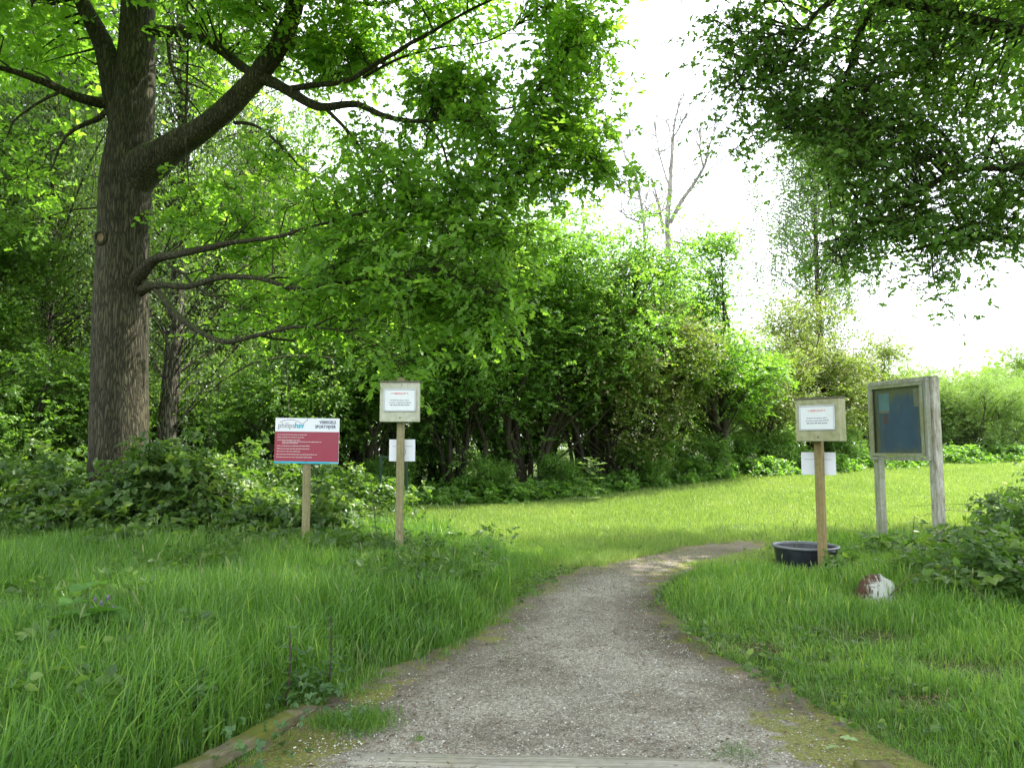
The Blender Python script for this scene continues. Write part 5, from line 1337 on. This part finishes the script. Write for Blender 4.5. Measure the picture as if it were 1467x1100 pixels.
thicket("bramble_thicket", "bramble thicket with layered three-part leaves in front of the big oak and red sign",
        [(60, 0, 11.6, 2.6, 1.4, .80, 300), (110, 0, 9.9, .7, .45, .5, 80), (255, 0, 9.45, .8, .6, .5, 110), (330, 0, 9.0, .5, .4, .42, 60), (180, 0, 8.9, .45, .35, .4, 45), (455, 0, 8.5, .5, .35, .34, 60), (520, 0, 8.8, .45, .3, .36, 50), (20, 0, 10.2, .8, .5, .45, 70), (400, 0, 9.0, .5, .35, .35, 50), (160, 0, 11.0, 1.5, 1.0, .85, 300), (250, 0, 10.7, 1.5, .9, .95, 330), (350, 0, 10.9, 1.4, 1.0, .80, 250), (430, 0, 10.6, .8, .9, .60, 120), (470, 0, 9.3, .95, .55, .38, 170), (330, 0, 9.7, .8, .4, .32, 110),
         (380, 0, 13.4, 2.2, 1.3, .9, 260), (40, 0, 13.8, 3, 1.2, 1.0, 280), (195, 0, 11.35, .3, .3, 1.25, 30), (475, 0, 10.2, .3, .3, 1.0, 26), (540, 0, 9.25, .5, .4, .42, 60), (500, 0, 15.5, 2, 1.2, .7, 160), (300, 0, 16.5, 3, 1.5, .8, 200)], 0, 0.11, 61, LEAF['bramble'], per=3, tw=4, canes=170)
thicket("bramble_thicket", "bramble and nettle thicket at the right edge around the notice board posts",
        [(1500, 0, 9.2, 1.35, 1.2, .72, 300), (1420, 0, 7.9, .7, .8, .40, 120), (1467, 0, 7.2, 1.0, .9, .6, 160), (1545, 0, 11.2, 1.6, 1.1, .85, 220), (1350, 0, 8.6, .5, .4, .2, 40), (1290, 0, 9.6, .5, .4, .2, 30), (1250, 0, 10.6, .6, .5, .18, 26), (1330, 0, 7.9, .5, .5, .26, 40), (1210, 0, 8.55, .22, .16, .22, 14), (1500, 0, 12.8, 1.0, .6, .8, 60)], 0, 0.095, 62, LEAF['bramble'], per=3, tw=4, canes=110)
thicket("ivy_leaves", "dark small-leaved bramble creeping over the mossy beam at the lower left",
        [(385, 0, 3.55, .09, .07, .10, 9), (455, 0, 4.3, .11, .10, .16, 12), (500, 0, 4.05, .10, .08, .06, 5), (425, 0, 4.5, .14, .12, .16, 10)], 0, 0.036, 63, LEAF['nettle'], per=2, tw=3, canes=0)
# low dark undergrowth at the hedge foot
thicket("hedge_herbs", "low leafy herbs along the shaded foot of the hedge behind the meadow",
        [(560, 0, 19.0, 2.0, 1.0, .5, 150), (680, 0, 19.6, 2.0, 1.0, .5, 150), (790, 0, 20.4, 1.6, 1.0, .45, 130), (880, 0, 21.6, 1.6, 1.0, .5, 130), (970, 0, 22.8, 1.6, 1.0, .6, 130), (1060, 0, 24.2, 1.8, 1.0, .6, 130), (1150, 0, 26.2, 2.0, 1.0, .6, 130), (1250, 0, 28.2, 2.2, 1.2, .6, 130), (1350, 0, 30.8, 2.4, 1.2, .6, 130), (1450, 0, 31.5, 2.4, 1.2, .6, 110), (470, 0, 18.5, 2, 1, .6, 130)], 0, 0.11, 64, LEAF['hazel'], canes=20)

# ------------------------------------------------------------------ single plants
STEM = plain_mat("plant_stem", (.07, .12, .03), .6, .3)
STEMD = plain_mat("dark_stem", (.05, .03, .025), .6, .3)
def herb(name, label, cat, px_, D, H, leafm, pairs, size, shape, stemm=STEM, seed=0, group=None, branch=0, flowers=None, lean=.06, up=.2, taper=True):
    g = np.random.default_rng(seed); x0 = (px_ - 733.5) / FPX * D
    t = thing(name, label, cat, (x0, D, float(gz(x0, D))), 0, group)
    sb, lb = MB(), MB()
    dirn = g.normal(size=2) * lean * H
    def stem(a, b, r, n):
        c = curve_pts([a, (a + b) / 2 + g.normal(size=3) * [.03, .03, 0] * H, b], 12)
        sb.tube(c, np.linspace(r, r * .45, 12), 6, cap=False)
        for i in range(n):
            u = .12 + .88 * i / max(n - 1, 1); p = np.array([np.interp(u * 11, range(12), c[:, k]) for k in range(3)])
            a0 = i * pi / 2 + g.uniform(-.3, .3)
            for s in (0, pi):
                d = np.array([cos(a0 + s), sin(a0 + s), up + g.uniform(-.25, .15)])
                put_leaves(lb, p[None], d[None], np.array([[0, 0, 1.0]]) + g.normal(size=(1, 3)) * .15, np.array([size * (1.15 - (.6 * u if taper else 0)) * g.uniform(.85, 1.15)]), shape, np.clip(g.normal(.45, .2, 1), 0, 1))
        return c
    top = np.array([dirn[0], dirn[1], H]); c = stem(np.zeros(3), top, .006 + .004 * H, pairs)
    for k in range(branch):
        u = g.uniform(.35, .85); p = c[int(u * 11)]; a0 = g.uniform(0, 2 * pi); l = H * g.uniform(.2, .4)
        stem(p, p + np.array([cos(a0) * l * .6, sin(a0) * l * .6, l * .8]), .004, max(2, pairs // 3))
    put("stem", sb.mesh("stem", stemm, True), t); put("leaves", lb.mesh("leaves", leafm), t)
    if flowers is not None:
        for (dx, dy, dz) in flowers:
            fb = MB(); p = np.array([dx, dy, dz]); fb.tube([p + [0, 0, .012], p, p - [0, 0, .018]], [.003, .006, .008], 8)
            put("flower", fb.mesh("flower", plain_mat("violet_petals", (.20, .11, .27), .5, .3, dirt=.1), True), t)
    return t
THORN = (np.array([[0, 0, 0], [.10, .15, .03], [.26, .22, .06], [.10, .34, .02], [.28, .48, .07], [.08, .58, .0], [.2, .74, .04], [0, 1, -.06], [-.2, .74, .04], [-.08, .58, .0], [-.28, .48, .07], [-.10, .34, .02], [-.26, .22, .06], [-.10, .15, .03]]),
         [(0, 1, 2, 3, 4, 5, 6, 7), (0, 7, 8, 9, 10, 11, 12, 13)])
herb("thistle", "tall pale green spiny thistle standing at the hedge foot in the middle", "thistle", 838, 18.6, 1.05, LEAF['thistle'], 9, .36, THORN, seed=3, branch=3)
herb("flowering_weed", "tall thin branching weed just left of the left notice post", "weed", 547, 9.9, 1.05, LEAF['bramble'], 7, .10, OVATE, seed=5, branch=7, lean=.12)
herb("comfrey_plant", "large-leaved comfrey with small violet flowers in the long grass at left", "plant", 158, 4.75, .60, LEAF['comfrey'], 4, .33, OVATE, seed=8, branch=2, flowers=[(-.03, -.02, .52), (.015, -.03, .50), (.05, -.02, .53), (-.045, -.03, .46), (.075, 0, .46)], taper=True, up=.1)
GN = "nettles beside the mossy beam"
for px_, D, H, lb_, sd in ((420, 4.32, .42, "dark nettle with bare upper stem above the mossy beam", 11), (478, 4.5, .44, "dark nettle rightmost at the end of the mossy beam", 12), (232, 3.8, .30, "short dark nettle in the grass left of the mossy beam", 13), (303, 3.85, .34, "short dark nettle beside the middle of the mossy beam", 14), (255, 3.55, .28, "short dark nettle at the bottom edge left of the beam", 15), (22, 4.3, .30, "dark nettle at the far left edge in the grass", 16), (62, 5.6, .42, "nettle in the long grass above the comfrey at left", 17)):
    herb("nettle", lb_, "nettle", px_, D, H, LEAF['nettle'], 7, .085, OVATE, STEMD, sd, GN)
GS = "tall stems rising from the bramble thicket"
for px_, D, H, lb_, sd in ((180, 10.9, 1.35, "tall leafy stem rising in front of the oak trunk", 21), (468, 10.0, 1.15, "tall leafy stem just right of the red sign post", 22), (1420, 9.0, .95, "tall leafy stem at the right edge beside the notice board", 23), (1300, 10.6, .5, "short leafy stem between the notice board posts", 24)):
    herb("bramble_shoot", lb_, "plant", px_, D, H, LEAF['bramble'], 9, .12, OVATE, STEM, sd, GS)
# two fallen oak leaves
for i, (px_, py_, rz_, lb_) in enumerate(((1184, 1080, .4, "fresh green oak leaf fallen on the moss, left of the two"), (1230, 1068, 2.4, "fresh green oak leaf fallen on the moss, right of the two"))):
    x0, y0 = GP(px_, py_); b = MB()
    put_leaves(b, np.array([[0, 0, 0.]]), np.array([[1, .1, .05]]), np.array([[0, .15, 1.]]), np.array([.085]), OAK, np.array([.8]))
    o = put("fallen_leaf", b.mesh("fallen_leaf", LEAF['thistle']), None, (x0, y0, float(gz(x0, y0)) + .03), (0, 0, rz_)); tag(o, lb_, "leaf", "fallen green oak leaves on the moss")
